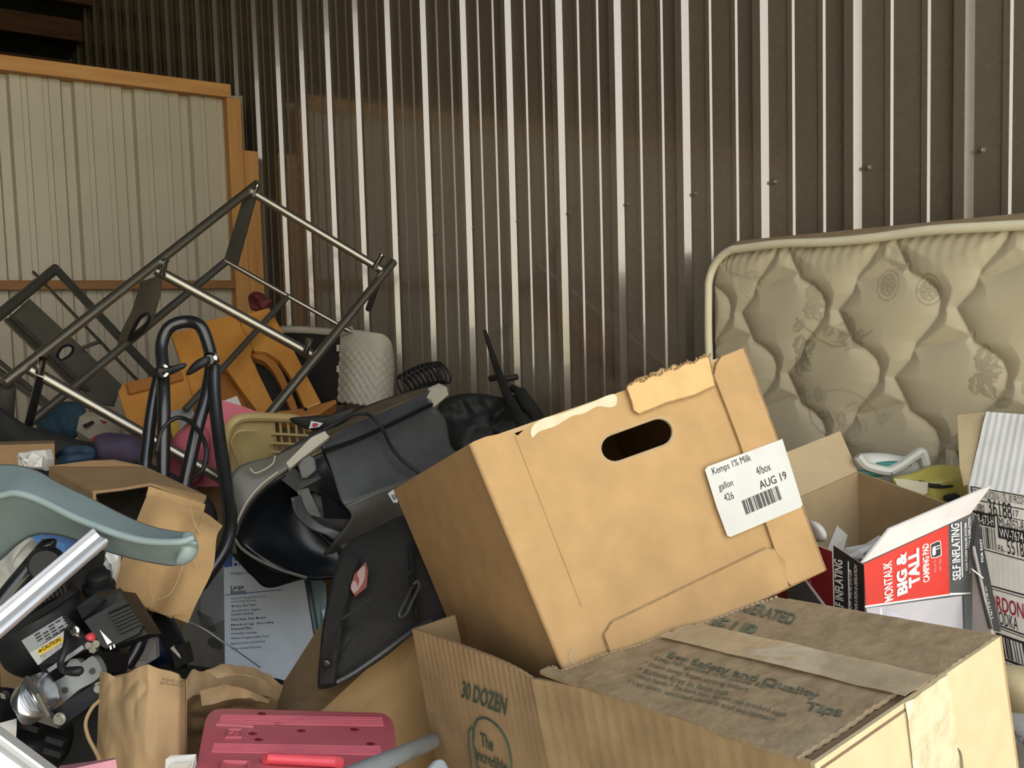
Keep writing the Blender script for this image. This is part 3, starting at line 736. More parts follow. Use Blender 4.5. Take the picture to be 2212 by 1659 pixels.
# ------------------------------------------------------------------ bags beside the mattress
bagw = mat('thin white plastic bag', (.50, .50, .45), .35, var=.12, scale=14, bump=.4, bscale=22)
T = thing('shopping_bag', 'white plastic shopping bag with teal print, handles tied, in front of the mattress', 'bag')
obj('bag_body', lump([(1848, 985), (1900, 978), (1950, 985), (2000, 990), (1998, 1040), (1950, 1060), (1880, 1050), (1850, 1030)], 1.545, .02, .012, 3, 18), bagw, T, 'full')
for L in ([(1852, 985), (1870, 1005), (1900, 1015), (1922, 1018)], [(1922, 1018), (1950, 1003), (1975, 985), (1992, 978), (2000, 1005)]):
    obj('handle', G().tube(spline([at(x, y, 1.515) for x, y in L], 5), .008, 8), bagw, T, True)
teal = mat('teal print', (.02, .17, .15), .45)
obj('teal_print', lump([(1893, 1000), (1935, 996), (1970, 1004), (1945, 1012), (1905, 1008)], 1.522, .006), teal, T, 'full')
obj('teal_print', lump([(1855, 1015), (1890, 1022), (1915, 1022), (1900, 1030), (1862, 1026)], 1.522, .006), teal, T, 'full')
ybag = mat('yellow plastic bag', (.44, .38, .09), .35, var=.2, scale=12, bump=.4, bscale=20)
T = thing('yellow_bag', 'yellow plastic bag with black lettering lying behind the camping pad carton', 'bag')
obj('bag_body', lump([(1925, 1035), (1970, 1022), (2010, 1006), (2060, 1005), (2095, 1020), (2098, 1080), (2080, 1110), (2010, 1100), (1950, 1075)], 1.50, .03, .016, 8, 16), ybag, T, 'full')
obj('black_print', lump([(1986, 1037), (2010, 1044), (2050, 1046), (2060, 1052), (2020, 1055), (1990, 1046)], 1.468, .003), ink_black, T, 'full')
obj('black_print', lump([(2040, 1070), (2065, 1066), (2075, 1074), (2060, 1084), (2040, 1080)], 1.47, .003), ink_black, T, 'full')
one('paper_scrap', G().plate([at(1930, 1033, 1.462), at(2005, 1042, 1.455), at(2003, 1066, 1.45), at(1990, 1070, 1.45), at(1940, 1052, 1.455)], [], -CF, .002), mat('pale paper', (.46, .42, .30), .8), 'pale torn paper lying on the yellow plastic bag', 'paper')
one('folded_blanket', lump([(2150, 1450), (2200, 1440), (2260, 1460), (2290, 1540), (2240, 1560), (2170, 1545), (2140, 1500)], 1.25, .06, .02, 5, 12), mat('tan blanket cloth', (.50, .42, .24), .9, var=.12, bump=.2), 'tan folded blanket under the white vodka carton', 'blanket', smooth='full')
T = thing('charcoal_bag', 'white and grey printed sack standing below the tan blanket', 'bag')
obj('bag_body', lump([(2160, 1560), (2200, 1545), (2280, 1570), (2300, 1700), (2230, 1760), (2165, 1720), (2150, 1620)], 1.12, .06, .02, 2, 14), mat('white grey sack', (.40, .40, .38), .5, col2=(.16, .15, .14), scale=9), T, 'full')
text(T, 'King', at(2190, 1577, 1.055), at(2245, 1625, 1.055), at(2186, 1593, 1.055), ink_black, .04)
# ------------------------------------------------------------------ left side: the pile
blackplastic = mat('black plastic', (.013, .0135, .015), .5, var=.2, scale=30, bump=.05, bscale=200, spec=.35)
blackpaint = mat('black painted tube', (.014, .014, .015), .28, var=.2, coat=.3)
chrome = mat('chrome', (.62, .60, .56), .16, metal=1.0, var=.03)
brushed = mat('satin nickel tube', (.33, .31, .26), .33, metal=.9, var=.06, scale=40)
darksteel = mat('dark grey steel', (.10, .097, .085), .42, metal=.5, var=.12)
alu = mat('aluminium', (.80, .81, .84), .36, metal=.75, var=.03, scale=60)

def plate_d(L, th, toward=None):                      # pixel outline with depths, extruded away from the eye
    P = ptsd(L); n = (P[1]-P[0]).cross(P[2]-P[0]).normalized()
    if n.dot(EYE-P[0]) < 0: n = -n
    return G().plate(P, [], n, th)
def strip(rows, th):                                  # rows of (x, y, d) with equal counts
    return G().shell([ptsd(r) for r in rows], th)
def resample(L, n):
    P = [Vector(p) for p in L]; S = [0]
    for i in range(1, len(P)): S.append(S[-1]+(Vector((P[i].x, P[i].y, 0))-Vector((P[i-1].x, P[i-1].y, 0))).length)
    out = []; j = 0
    for k in range(n):
        t = S[-1]*k/(n-1)
        while j < len(S)-2 and S[j+1] < t: j += 1
        u = (t-S[j])/max(1e-9, S[j+1]-S[j]); out.append(tuple(P[j].lerp(P[j+1], min(1, u))))
    return out
def loft(rows, n, th, sub=5):                         # smooth surface through several pixel curves
    R = [resample([tuple(p) for p in spline([Vector(q) for q in r], sub)], n) for r in rows]
    return R

# --- tall metal shelf frame (tubular)
T = thing('metal_shelf_frame', 'satin metal tube frame lying tilted over the wooden bench, with end pegs', 'frame')
def bar(parent, a, b, r, m=brushed, nm='rail', n=12): return obj(nm, G().tube([at(*a), at(*b)], r, n), m, parent, True)
bar(T, (8, 828, 2.10), (556, 397, 2.80), .0125); bar(T, (850, 566, 2.86), (565, 915, 2.42), .0125)
bar(T, (536, 410, 2.775), (828, 585, 2.84), .0125, nm='crossbar'); bar(T, (337, 583, 2.50), (672, 766, 2.63), .0140, nm='crossbar'); bar(T, (60, 795, 2.16), (480, 1035, 2.285), .0135, nm='crossbar')
bar(T, (487, 566, 2.90), (45, 930, 2.36), .0115, darksteel); bar(T, (622, 640, 2.915), (400, 885, 2.53), .0090, darksteel, 'brace')
bar(T, (486, 563, 2.895), (757, 716, 2.93), .0075, nm='shelf_rod')
bar(T, (826, 578, 2.85), (796, 668, 3.0), .010, darksteel, 'post')
obj('flat_post', plate_d([(528, 418, 2.78), (553, 424, 2.78), (512, 574, 2.89), (484, 560, 2.89)], .012), darksteel, T)
hole = spl2([(280, 730), (300, 690), (318, 678), (322, 690), (308, 715), (286, 732)], 4, True)
hp_ = Plane(at(340, 596, 2.5), at(250, 762, 2.62), at(325, 690, 2.56))
obj('end_plate', G().plate([hp_.hit(*p) for p in [(303, 610), (350, 592), (345, 640), (326, 702), (248, 762), (262, 715), (285, 670)]], [[hp_.hit(*p) for p in hole]], hp_.n, .006), mat('grey brown steel plate', (.12, .105, .08), .45, metal=.4, var=.1), T)
obj('slot_rim', G().tube([hp_.hit(x, y, .001) for x, y in hole], .005, 8, True), blackplastic, T, True)
for a, b in (((548, 424, 2.775), (557, 398, 2.765)), ((350, 594, 2.49), (358, 560, 2.475)), ((86, 806, 2.145), (93, 775, 2.13)), ((660, 762, 2.61), (669, 732, 2.60)), ((808, 580, 2.82), (826, 549, 2.81))):
    obj('peg', G().lathe(at(*a), at(*b)-at(*a), [(0, .010), (.004, .010), (.005, .0085), ((at(*b)-at(*a)).length-.006, .0085), ((at(*b)-at(*a)).length-.005, .010), ((at(*b)-at(*a)).length, .0095)], 12), chrome, T, True)
bar(T, (14, 835, 2.12), (6, 960, 2.18), .020, darksteel, 'post'); bar(T, (88, 812, 2.16), (48, 970, 2.25), .010, blackpaint, 'post')
# --- second frame with slotted panels
T = thing('slotted_metal_rack', 'grey metal rack with oval-slotted panels leaning against the white wall', 'rack')
bar(T, (121, 580, 3.1), (-40, 712, 2.75), .0165, darksteel); bar(T, (118, 578, 3.1), (330, 806, 2.85), .0135, darksteel)
bar(T, (72, 588, 3.12), (300, 826, 2.82), .006, nm='shelf_rod'); bar(T, (14, 692, 2.86), (170, 845, 2.72), .009, brushed, 'shelf_rod'); bar(T, (24, 684, 2.88), (190, 842, 2.74), .006, darksteel, 'shelf_rod')
bar(T, (-20, 790, 2.7), (250, 985, 2.62), .011, brushed); bar(T, (-20, 765, 2.72), (120, 885, 2.66), .007, brushed, 'shelf_rod'); bar(T, (215, 738, 2.84), (178, 752, 2.84), .006, darksteel, 'brace')
pg = Plane(at(16, 687, 2.88), at(138, 717, 2.9), at(258, 834, 2.80))
gsh = mat('grey sheet steel', (.115, .108, .09), .5, metal=.3, var=.08)
obj('panel', G().plate([pg.hit(*p) for p in [(14, 690), (64, 645), (140, 715), (90, 762)]], [], pg.n, .006), gsh, T)
hole = spl2([(124, 768), (135, 750), (150, 746), (158, 754), (150, 768), (132, 778)], 5, True)
obj('panel', G().plate([pg.hit(*p) for p in [(98, 768), (150, 724), (262, 830), (246, 876), (205, 868)]], [[pg.hit(*p) for p in hole]], pg.n, .006), gsh, T)
obj('slot_rim', G().tube([pg.hit(x, y, .001) for x, y in hole], .004, 8, True), blackplastic, T, True)

# --- pine bench
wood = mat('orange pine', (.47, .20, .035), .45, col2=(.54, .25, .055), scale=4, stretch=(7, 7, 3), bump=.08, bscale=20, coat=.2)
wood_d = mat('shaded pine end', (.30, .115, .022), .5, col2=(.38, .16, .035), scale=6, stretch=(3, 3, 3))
T = thing('pine_bench', 'orange pine bench on its side with an arched cutout in its board', 'bench')
wp = Plane(at(450, 686, 2.86), at(581, 664, 2.92), at(600, 890, 2.72))
def wplate(nm, px, m=wood, th=.03, off=0): return bevel(obj(nm, G().plate([wp.hit(x, y, off) for x, y in px], [], wp.n, th), m, T), .003)
wplate('board', [(368, 720), (402, 712), (447, 692), (500, 680), (518, 697), (546, 752), (540, 768), (589, 868), (602, 900), (556, 890), (487, 795), (472, 786), (464, 850), (418, 864)])
wplate('board', [(517, 682), (581, 664), (637, 761), (694, 870), (659, 884), (640, 840), (624, 808), (602, 777), (575, 760), (548, 757), (520, 700)])
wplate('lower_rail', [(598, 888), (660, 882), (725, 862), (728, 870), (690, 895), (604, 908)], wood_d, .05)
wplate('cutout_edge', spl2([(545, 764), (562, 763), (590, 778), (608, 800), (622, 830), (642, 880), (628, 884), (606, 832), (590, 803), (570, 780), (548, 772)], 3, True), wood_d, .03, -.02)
wplate('back_panel', [(546, 770), (580, 780), (620, 840), (640, 885), (590, 890)], mat('painted arch shade', (.012, .011, .010), .9), .01, -.06)  # black sheet added behind the arch, shade of the opening put into its colour
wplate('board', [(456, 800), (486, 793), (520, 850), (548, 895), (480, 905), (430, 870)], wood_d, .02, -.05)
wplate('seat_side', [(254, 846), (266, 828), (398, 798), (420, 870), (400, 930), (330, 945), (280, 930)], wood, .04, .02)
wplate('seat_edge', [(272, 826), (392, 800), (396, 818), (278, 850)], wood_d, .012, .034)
obj('bolt_head', G().lathe(wp.hit(660, 884, .002), wp.n, [(0, .006), (.004, .004)], 8), blackplastic, T)
one('red_cloth', lump([(537, 640), (550, 630), (568, 634), (575, 645), (590, 648), (582, 660), (570, 672), (545, 670), (538, 655)], 2.95, .03, .03, 4, 25), mat('dark red cloth', (.10, .012, .012), .8, var=.3), 'dark red crumpled cloth on top of the pine bench', 'cloth', smooth='full')

# --- padded black and white seat back
T = thing('padded_cushion', 'black cushion with a stained white quilted end behind the pine bench', 'cushion')
wq = mat('white quilted vinyl', (.42, .39, .32), .6, var=.1, scale=9, dirt=.3)
rows = [[(733, 716, 3.0), (760, 712, 2.98), (800, 717, 2.97), (828, 722, 2.98), (845, 738, 3.0), (852, 768, 3.03)],
        [(732, 770, 2.99), (758, 766, 2.955), (795, 768, 2.945), (825, 770, 2.95), (846, 776, 2.99), (853, 800, 3.03)],
        [(728, 868, 2.98), (755, 870, 2.94), (795, 876, 2.93), (825, 876, 2.94), (845, 872, 2.98), (851, 866, 3.02)]]
R = loft(rows, 46, 0); P = []
Rr = [[Vector(p) for p in r] for r in R]
for i in range(40):
    t = i/39; row = []
    for j in range(46):
        q = Rr[0][j].lerp(Rr[1][j], t*3) if t < 1/3 else Rr[1][j].lerp(Rr[2][j], (t-1/3)*1.5)
        a = (j/46*9+t*8) % 1; b = (j/46*9-t*8) % 1
        dp = .006*(1-min(min(a, 1-a), min(b, 1-b))*3.2)*(1 if t > .3 else .3)
        row.append(at(q.x, q.y, q.z+dp))
    P.append(row)
obj('quilted_end', G().shell(P, .01), wq, T, 'full')
obj('black_face', plate_d([(612, 714, 3.06), (734, 719, 2.995), (729, 872, 2.98), (640, 880, 3.04), (605, 800, 3.06)], .05), mat('black vinyl', (.010, .010, .010), .6, var=.2), T)
obj('top_piping', G().tube(spline([at(608, 712, 3.05), at(660, 713, 3.03), at(735, 718, 2.99), at(760, 712, 2.975)], 5), .012, 8), wq, T, True)
for y in (745, 790): obj('tab', plate_d([(727, y, 2.975), (733, y, 2.975), (733, y+14, 2.975), (727, y+14, 2.975)], .006), wq, T)

# --- things behind: coil, black bag, pole
hel = []
for i in range(220):
    t = i/219; c = at(868+94*t, 838-26*math.sin(t*1.9)-8*t, 2.62); a = t*2*math.pi*10
    hel.append(c+((CU*.9-CR*.4)*math.cos(a)*.032+(CF*.75+CR*.65)*math.sin(a)*.026))
one('coiled_cable', G().tube(hel, .0036, 6), blackplastic, 'black coiled cable in front of the brown ribbed wall', 'cable', smooth=True)
clothblk = mat('black nylon cloth', (.014, .014, .013), .7, var=.3, scale=20, bump=.25, bscale=40)
one('black_duffel', lump([(945, 905), (955, 868), (990, 852), (1040, 850), (1085, 858), (1130, 850), (1165, 880), (1180, 930), (1160, 1010), (1060, 1070), (975, 1050)], 2.47, .07, .06, 4, 13, n=12, subd=8), clothblk, 'slumped black cloth bag behind the tilted milk case', 'bag', smooth='full')
T = thing('black_pole', 'black pole with a short cross handle leaning against the brown ribbed wall', 'pole')
obj('shaft', G().tube(spline(ptsd([(1047, 714, 2.72), (1060, 755, 2.68), (1075, 800, 2.62), (1095, 850, 2.42), (1120, 900, 2.25), (1140, 945, 2.14)]), 5), [.005+.0005*min(i, 20) for i in range(26)], 10), clothblk, T, True)
obj('cross_handle', G().tube(spline(ptsd([(1058, 818, 2.60), (1075, 815, 2.585), (1095, 818, 2.58), (1118, 814, 2.59)]), 4), .0085, 8), clothblk, T, True)
obj('grip', G().tube(spline(ptsd([(1108, 838, 2.45), (1125, 850, 2.38), (1140, 880, 2.32), (1158, 905, 2.27)]), 4), [.010]*4+[.017]*5+[.012]*4, 10), clothblk, T, True)

# --- beige laundry basket
bk = mat('beige plastic', (.50, .38, .17), .45, var=.06, scale=12)
T = thing('laundry_basket', 'beige plastic laundry basket with a square grid in its side', 'basket')
rim = [(482, 1010, 2.18), (488, 950, 2.16), (497, 920, 2.15), (515, 905, 2.16), (545, 901, 2.19), (600, 902, 2.25), (640, 906, 2.30), (670, 925, 2.34)]
obj('rim', G().tube(spline(ptsd(rim), 5), .011, 8), bk, T, True)
rows = [[(486, 985, 2.165), (494, 930, 2.155), (512, 912, 2.165), (545, 908, 2.195), (590, 908, 2.245)], [(486, 1030, 2.21), (500, 985, 2.19), (520, 965, 2.2), (550, 960, 2.22), (592, 958, 2.27)], [(494, 1060, 2.24), (512, 1030, 2.22), (530, 1015, 2.225), (556, 1008, 2.25), (596, 990, 2.29)], [(500, 1120, 2.28), (515, 1110, 2.27), (535, 1105, 2.28), (560, 1100, 2.3), (600, 1090, 2.33)]]
R = loft(rows, 20, 0); obj('wall', G().shell([ptsd(r) for r in R], .004), bk, T, True)
for x in (590, 604, 621, 638, 655): bar(T, (x, 908, 2.245+(x-590)*.0012), (x+8, 985, 2.295+(x-590)*.0012), .0035, bk, 'grid_bar', 6)
for y in (910, 937, 957, 976): bar(T, (588, y, 2.25), (665, y+4, 2.34), .0035, bk, 'grid_bar', 6)
obj('rib', G().tube(spline(ptsd([(499, 955, 2.155), (510, 935, 2.15), (530, 930, 2.16), (556, 932, 2.185)]), 4), .003, 6), bk, T, True)
obj('rib', G().tube(ptsd([(498, 955, 2.155), (520, 1010, 2.20)]), .003, 6), bk, T, True)

# --- pink sheet, papers
pink = mat('pink foam', (.62, .16, .20), .7, var=.05, scale=10)
one('pink_foam_sheet', strip([[(455, 880, 2.44), (478, 864, 2.42), (520, 876, 2.45), (558, 890, 2.48), (592, 908, 2.50)], [(440, 920, 2.4), (470, 915, 2.38), (505, 915, 2.40), (545, 915, 2.45), (580, 925, 2.48)], [(400, 985, 2.40), (440, 980, 2.40), (480, 985, 2.40), (500, 990, 2.42), (520, 1000, 2.43)], [(372, 1030, 2.40), (400, 1050, 2.39), (440, 1052, 2.39), (480, 1050, 2.40), (500, 1050, 2.42)]], .012), pink, 'bright pink foam sheet behind the beige laundry basket', 'foam', smooth=True)
one('pink_pillow', lump([(370, 960), (395, 925), (440, 920), (455, 960), (440, 1030), (400, 1050), (365, 1030)], 2.335, .035, .008, 5, 12), mat('dusky pink cloth', (.40, .09, .12), .8, var=.12), 'dusky pink pillow seen between the black handle tubes', 'pillow', smooth='full')
one('newspaper', plate_d([(365, 890, 2.55), (415, 876, 2.58), (420, 895, 2.56), (375, 945, 2.5)], .004), mat('newsprint', (.34, .33, .31), .85, col2=(.16, .16, .15), scale=90, stretch=(1, 1, 5)), 'folded newspaper beside the pine bench behind the black handle', 'newspaper')
one('paper_sheet', plate_d([(482, 866, 2.55), (512, 855, 2.58), (522, 878, 2.56), (500, 874, 2.55)], .003), paper_w, 'white paper sheet tucked above the pink foam sheet', 'paper')
one('yellow_book', plate_d([(368, 912, 2.42), (375, 905, 2.42), (386, 940, 2.4), (374, 952, 2.4)], .02), mat('yellow cover', (.45, .30, .05), .6), 'thin yellow book edge beside the black handle tubes', 'book')

# --- television, back towards us
tvd = mat('dark slate plastic', (.060, .062, .062), .38, var=.12, scale=40, bump=.04, bscale=400)
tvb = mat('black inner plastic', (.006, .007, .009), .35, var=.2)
tvg = mat('grey tv bezel', (.115, .105, .088), .45, var=.08)
tvl = mat('pale bezel end', (.42, .39, .31), .5, var=.05)
T = thing('television', 'dark tube television lying tilted, back housing and grey bezel showing, behind the milk case', 'television')
def surf(nm, rows, n, m, th=.006, nr=18, smooth='full'):
    R = [[Vector(p) for p in r] for r in loft(rows, n, 0)]
    cols = [spline([R[i][j] for i in range(len(R))], max(2, nr//max(1, len(R)-1))) for j in range(n)]
    P = [[at(cols[j][i].x, cols[j][i].y, cols[j][i].z) for j in range(n)] for i in range(len(cols[0]))]
    return obj(nm, G().shell(P, th), m, T, smooth)
# broad back housing
surf('back_housing', [[(702, 972, 1.80), (770, 948, 1.86), (850, 912, 1.95), (932, 872, 2.06)], [(715, 1010, 1.78), (790, 975, 1.83), (880, 935, 1.92), (962, 905, 2.02)], [(735, 1075, 1.75), (800, 1040, 1.79), (880, 1000, 1.86), (975, 965, 1.95)], [(745, 1092, 1.745), (820, 1060, 1.78), (900, 1030, 1.84), (1010, 985, 1.92)]], 40, tvd)
surf('lower_housing', [[(745, 1092, 1.745), (820, 1060, 1.78), (900, 1030, 1.84), (1010, 985, 1.92)], [(760, 1120, 1.75), (830, 1095, 1.79), (900, 1080, 1.85), (1000, 1060, 1.93)], [(725, 1170, 1.76), (800, 1160, 1.80), (880, 1140, 1.86), (980, 1110, 1.94)], [(700, 1200, 1.79), (760, 1210, 1.83), (850, 1190, 1.89), (960, 1160, 1.96)]], 36, mat('brown grey plastic', (.075, .070, .060), .45, var=.1))
surf('top_band', [[(695, 958, 1.80), (770, 915, 1.88), (850, 880, 1.97), (945, 836, 2.08)], [(697, 966, 1.798), (770, 936, 1.865), (850, 900, 1.955), (938, 855, 2.07)], [(700, 974, 1.80), (770, 949, 1.86), (850, 913, 1.95), (933, 873, 2.06)]], 36, mat('navy slate plastic', (.035, .038, .042), .4, var=.1))
obj('groove', G().tube(spline(ptsd([(700, 975, 1.785), (770, 950, 1.845), (850, 914, 1.935), (933, 873, 2.045)]), 5), .004, 6), tvb, T, True)
surf('dusty_top', [[(600, 985, 1.82), (690, 930, 1.98), (760, 890, 2.08), (850, 855, 2.15), (946, 829, 2.2)], [(640, 985, 1.80), (720, 942, 1.86), (770, 917, 1.89), (850, 880, 1.98), (945, 837, 2.09)]], 30, mat('dusty brown plastic', (.13, .095, .055), .8, var=.2), nr=6)
# bezel sweeping round the front
surf('bezel', [[(690, 933, 1.80), (640, 962, 1.77), (590, 985, 1.745), (530, 1001, 1.72), (502, 1022, 1.70), (487, 1070, 1.69), (480, 1130, 1.69), (495, 1190, 1.69)], [(712, 940, 1.79), (655, 982, 1.755), (605, 1018, 1.725), (565, 1048, 1.705), (535, 1082, 1.69), (515, 1120, 1.68), (503, 1155, 1.675), (507, 1195, 1.675)], [(714, 950, 1.80), (662, 990, 1.765), (612, 1025, 1.735), (571, 1056, 1.715), (541, 1090, 1.70), (521, 1124, 1.69), (509, 1157, 1.685), (512, 1195, 1.685)]], 50, tvg)
obj('bezel_end', plate_d([(672, 945, 1.775), (702, 931, 1.79), (711, 944, 1.785), (625, 1012, 1.73), (618, 1000, 1.735)], .012), tvl, T)
obj('bezel_end', plate_d([(926, 838, 2.07), (948, 828, 2.08), (965, 836, 2.06), (932, 864, 2.04), (921, 858, 2.05)], .02), tvl, T)
obj('bezel_line', G().tube(spline(ptsd([(600, 1020, 1.715), (566, 1046, 1.70), (536, 1080, 1.685), (516, 1118, 1.675), (504, 1152, 1.67), (506, 1165, 1.67)]), 6), .0022, 6), tvl, T, True)
obj('bezel_line', G().tube(spline(ptsd([(505, 1160, 1.67), (522, 1185, 1.675), (560, 1210, 1.69), (610, 1232, 1.71), (662, 1248, 1.73)]), 6), .0028, 6), mat('grey rubber edge', (.16, .15, .13), .5), T, True)
obj('control_panel', G().tube(spline(ptsd([(540, 1012, 1.70), (552, 1022, 1.698), (575, 1012, 1.703), (590, 1000, 1.71), (594, 985, 1.72)]), 4), .0015, 5), tvl, T, True)
# dark concave side of the housing
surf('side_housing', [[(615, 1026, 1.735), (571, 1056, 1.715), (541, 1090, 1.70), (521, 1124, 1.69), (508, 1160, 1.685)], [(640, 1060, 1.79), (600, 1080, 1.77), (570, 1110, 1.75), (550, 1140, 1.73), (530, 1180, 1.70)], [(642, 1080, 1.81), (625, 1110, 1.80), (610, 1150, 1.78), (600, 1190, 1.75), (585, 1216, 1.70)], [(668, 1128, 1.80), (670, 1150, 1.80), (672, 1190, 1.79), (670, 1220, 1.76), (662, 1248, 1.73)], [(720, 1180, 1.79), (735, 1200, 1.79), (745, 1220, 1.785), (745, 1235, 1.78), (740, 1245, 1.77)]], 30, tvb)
surf('skirt', [[(507, 1165, 1.68), (522, 1188, 1.68), (560, 1213, 1.695), (610, 1235, 1.715), (662, 1250, 1.735)], [(495, 1190, 1.70), (520, 1220, 1.70), (545, 1245, 1.71), (578, 1270, 1.72), (640, 1256, 1.74)]], 30, tvb, nr=6)
surf('recess_wall', [[(612, 1024, 1.74), (650, 1005, 1.77), (700, 975, 1.80)], [(640, 1062, 1.79), (665, 1045, 1.80), (712, 1010, 1.80)], [(690, 1060, 1.80), (715, 1085, 1.79), (738, 1080, 1.76)]], 20, blackplastic, nr=8)
bevel(obj('hinge_lug', plate_d([(642, 1005, 1.735), (652, 990, 1.737), (668, 983, 1.74), (681, 990, 1.742), (685, 1016, 1.742), (665, 1034, 1.738), (650, 1034, 1.735)], .02), tvd, T), .003)
obj('hinge_bracket', plate_d([(600, 1030, 1.735), (640, 1062, 1.745), (694, 1033, 1.755), (682, 1018, 1.76), (655, 1034, 1.75), (638, 1012, 1.745)], .006), blackplastic, T)
surf('vent_fin', [[(632, 1075, 1.735), (640, 1110, 1.74), (668, 1140, 1.755), (720, 1165, 1.77), (760, 1215, 1.78)], [(650, 1070, 1.755), (660, 1100, 1.76), (690, 1130, 1.77), (735, 1150, 1.775), (790, 1190, 1.79)]], 26, tvd, nr=6)
obj('vent_panel', plate_d([(640, 1060, 1.76), (665, 1053, 1.765), (694, 1118, 1.77), (668, 1112, 1.765)], .005), tvd, T)
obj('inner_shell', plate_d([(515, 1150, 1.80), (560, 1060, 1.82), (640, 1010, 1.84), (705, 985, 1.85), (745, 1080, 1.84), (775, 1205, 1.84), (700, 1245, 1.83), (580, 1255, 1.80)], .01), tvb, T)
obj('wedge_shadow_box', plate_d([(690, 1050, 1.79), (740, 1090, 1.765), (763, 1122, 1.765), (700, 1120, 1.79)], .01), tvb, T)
obj('screw_recess', G().lathe(at(780, 1163, 1.79), -CF, [(0, .006), (.001, .006), (.001, .003)], 12), tvb, T)
lb = Plane(at(838, 1066, 1.70), at(860, 1056, 1.71), at(846, 1086, 1.70))
so = obj('sticker', decal(lb, [(838, 1066), (850, 1057), (862, 1075), (858, 1086), (850, 1086)], 0, .0008), label_white, T)
obj('barcode', bars(lb, (845, 1070), (853, 1066), (851, 1081), 6, .0004), ink_black, so)
one('power_cord', G().tube(spline(ptsd([(600, 985, 1.79), (650, 955, 1.80), (720, 918, 1.84), (760, 897, 1.87), (790, 894, 1.88), (808, 905, 1.87), (828, 930, 1.86), (845, 965, 1.835), (870, 995, 1.82), (905, 1022, 1.81)]), 7), .0034, 8), blackplastic, 'thin black cord draped across the back of the dark television', 'cord', smooth=True)
T = thing('black_garment', 'black cloth garment with a white logo patch lying on the television', 'clothing')
obj('cloth', lump([(625, 905), (650, 900), (700, 898), (745, 890), (765, 880), (760, 895), (730, 920), (680, 930), (645, 920)], 1.955, .012, .008, 6, 16), clothblk, T, 'full')
gp_ = Plane(at(670, 910, 1.93), at(695, 912, 1.93), at(672, 925, 1.928))
pt = obj('logo_patch', decal(gp_, [(672, 909), (698, 914), (690, 922), (667, 926)], 0, .001), label_white, T)
obj('logo', decal(gp_, spl2([(676, 915), (683, 914), (688, 918), (682, 922), (675, 922)], 4, True), .0008, .0004), redink, pt)
# ------------------------------------------------------------------ tiller: folding handle, engine
T = thing('garden_tiller', 'black garden tiller engine with warning labels, muffler and folded tube handle', 'tiller')
def tubep(nm, L, r, m=blackpaint, sub=7, n=12): return obj(nm, G().tube(spline(ptsd(L), sub), r, n), m, T, True)
tubep('upper_handle', [(352, 1060, 1.66), (353, 960, 1.675), (354, 880, 1.69), (352, 800, 1.72), (349, 745, 1.74), (365, 708, 1.75), (400, 695, 1.76), (432, 704, 1.76), (449, 742, 1.76), (456, 785, 1.75), (446, 850, 1.72), (425, 930, 1.69), (397, 1060, 1.66)], .0118)
tubep('lower_handle', [(345, 806, 1.735), (333, 860, 1.72), (322, 930, 1.70), (312, 1015, 1.67)], .0112)
tubep('lower_handle', [(462, 790, 1.735), (463, 850, 1.715), (470, 920, 1.69), (480, 990, 1.66), (492, 1070, 1.62), (497, 1130, 1.58), (485, 1185, 1.55), (450, 1240, 1.52), (420, 1275, 1.5), (360, 1300, 1.45)], .0118)
tubep('lower_handle', [(330, 1270, 1.42), (316, 1330, 1.40), (300, 1390, 1.38), (272, 1438, 1.36)], .011)
tubep('control_cable', [(338, 975, 1.66), (350, 930, 1.67), (375, 905, 1.68), (400, 905, 1.68), (425, 925, 1.66), (445, 965, 1.63), (440, 1010, 1.62), (420, 1030, 1.62)], .004, blackplastic)
for (x, y, d, L, dsk) in ((356, 801, 1.685, [(322, 812), (335, 796), (352, 788), (372, 790), (398, 784), (402, 792), (378, 806), (360, 812), (338, 814)], (352, 801, 1.682)), (455, 778, 1.70, [(402, 808), (412, 790), (430, 775), (448, 770), (450, 785), (432, 798), (410, 810)], (459, 777, 1.725))):
    k = obj('wing_knob', lump(L, d, .008), blackplastic, T, 'full')
    obj('bolt', G().lathe(at(*dsk), -CF, [(0, .0125), (.003, .0125), (.004, .008), (.012, .0045)] if x < 400 else [(0, .0135), (.014, .0135), (.018, .009)], 14), chrome, k, True)
# engine body: a local frame tilted about 30 degrees in the picture
eng = at(120, 1420, 1.20); ex_ = (CR*math.cos(.52)+CU*math.sin(.52)); ey_ = (CU*math.cos(.52)-CR*math.sin(.52)); ez_ = -CF
def epos(x, y, z=0): return eng+ex_*x+ey_*y+ez_*z
S = 1.20/FPX                                          # metres per photo pixel at the engine
epl = Plane(at(60, 1370, 1.17), at(200, 1290, 1.17), at(110, 1450, 1.165))
obj('recoil_shroud', lump([(0, 1395), (-40, 1330), (20, 1300), (90, 1262), (150, 1262), (182, 1300), (205, 1370), (190, 1400), (100, 1455), (60, 1462), (20, 1440)], 1.24, .05, subd=5, ddep=None), blackplastic, T, 'full')
obj('shroud_rim', G().tube(spline(pts([(-20, 1375), (40, 1350), (110, 1310), (160, 1275)], 1.195), 6), .006, 8), blackplastic, T, True)
for i in range(9):
    x = 62+i*9; obj('cooling_fin', plate_d([(x, 1300-i*4.4, 1.19), (x+6, 1297-i*4.4, 1.19), (x+12, 1312-i*4.4, 1.19), (x+6, 1316-i*4.4, 1.19)], .02), blackplastic, T)
lb = Plane(at(50, 1390, 1.165), at(150, 1335, 1.165), at(80, 1436, 1.155))
plt = obj('label_plate', decal(lb, [(46, 1385), (128, 1333), (150, 1338), (205, 1395), (120, 1432), (82, 1438)], 0, .006), blk, T)
silver = mat('silver label', (.50, .52, .55), .35, metal=.4, var=.06)
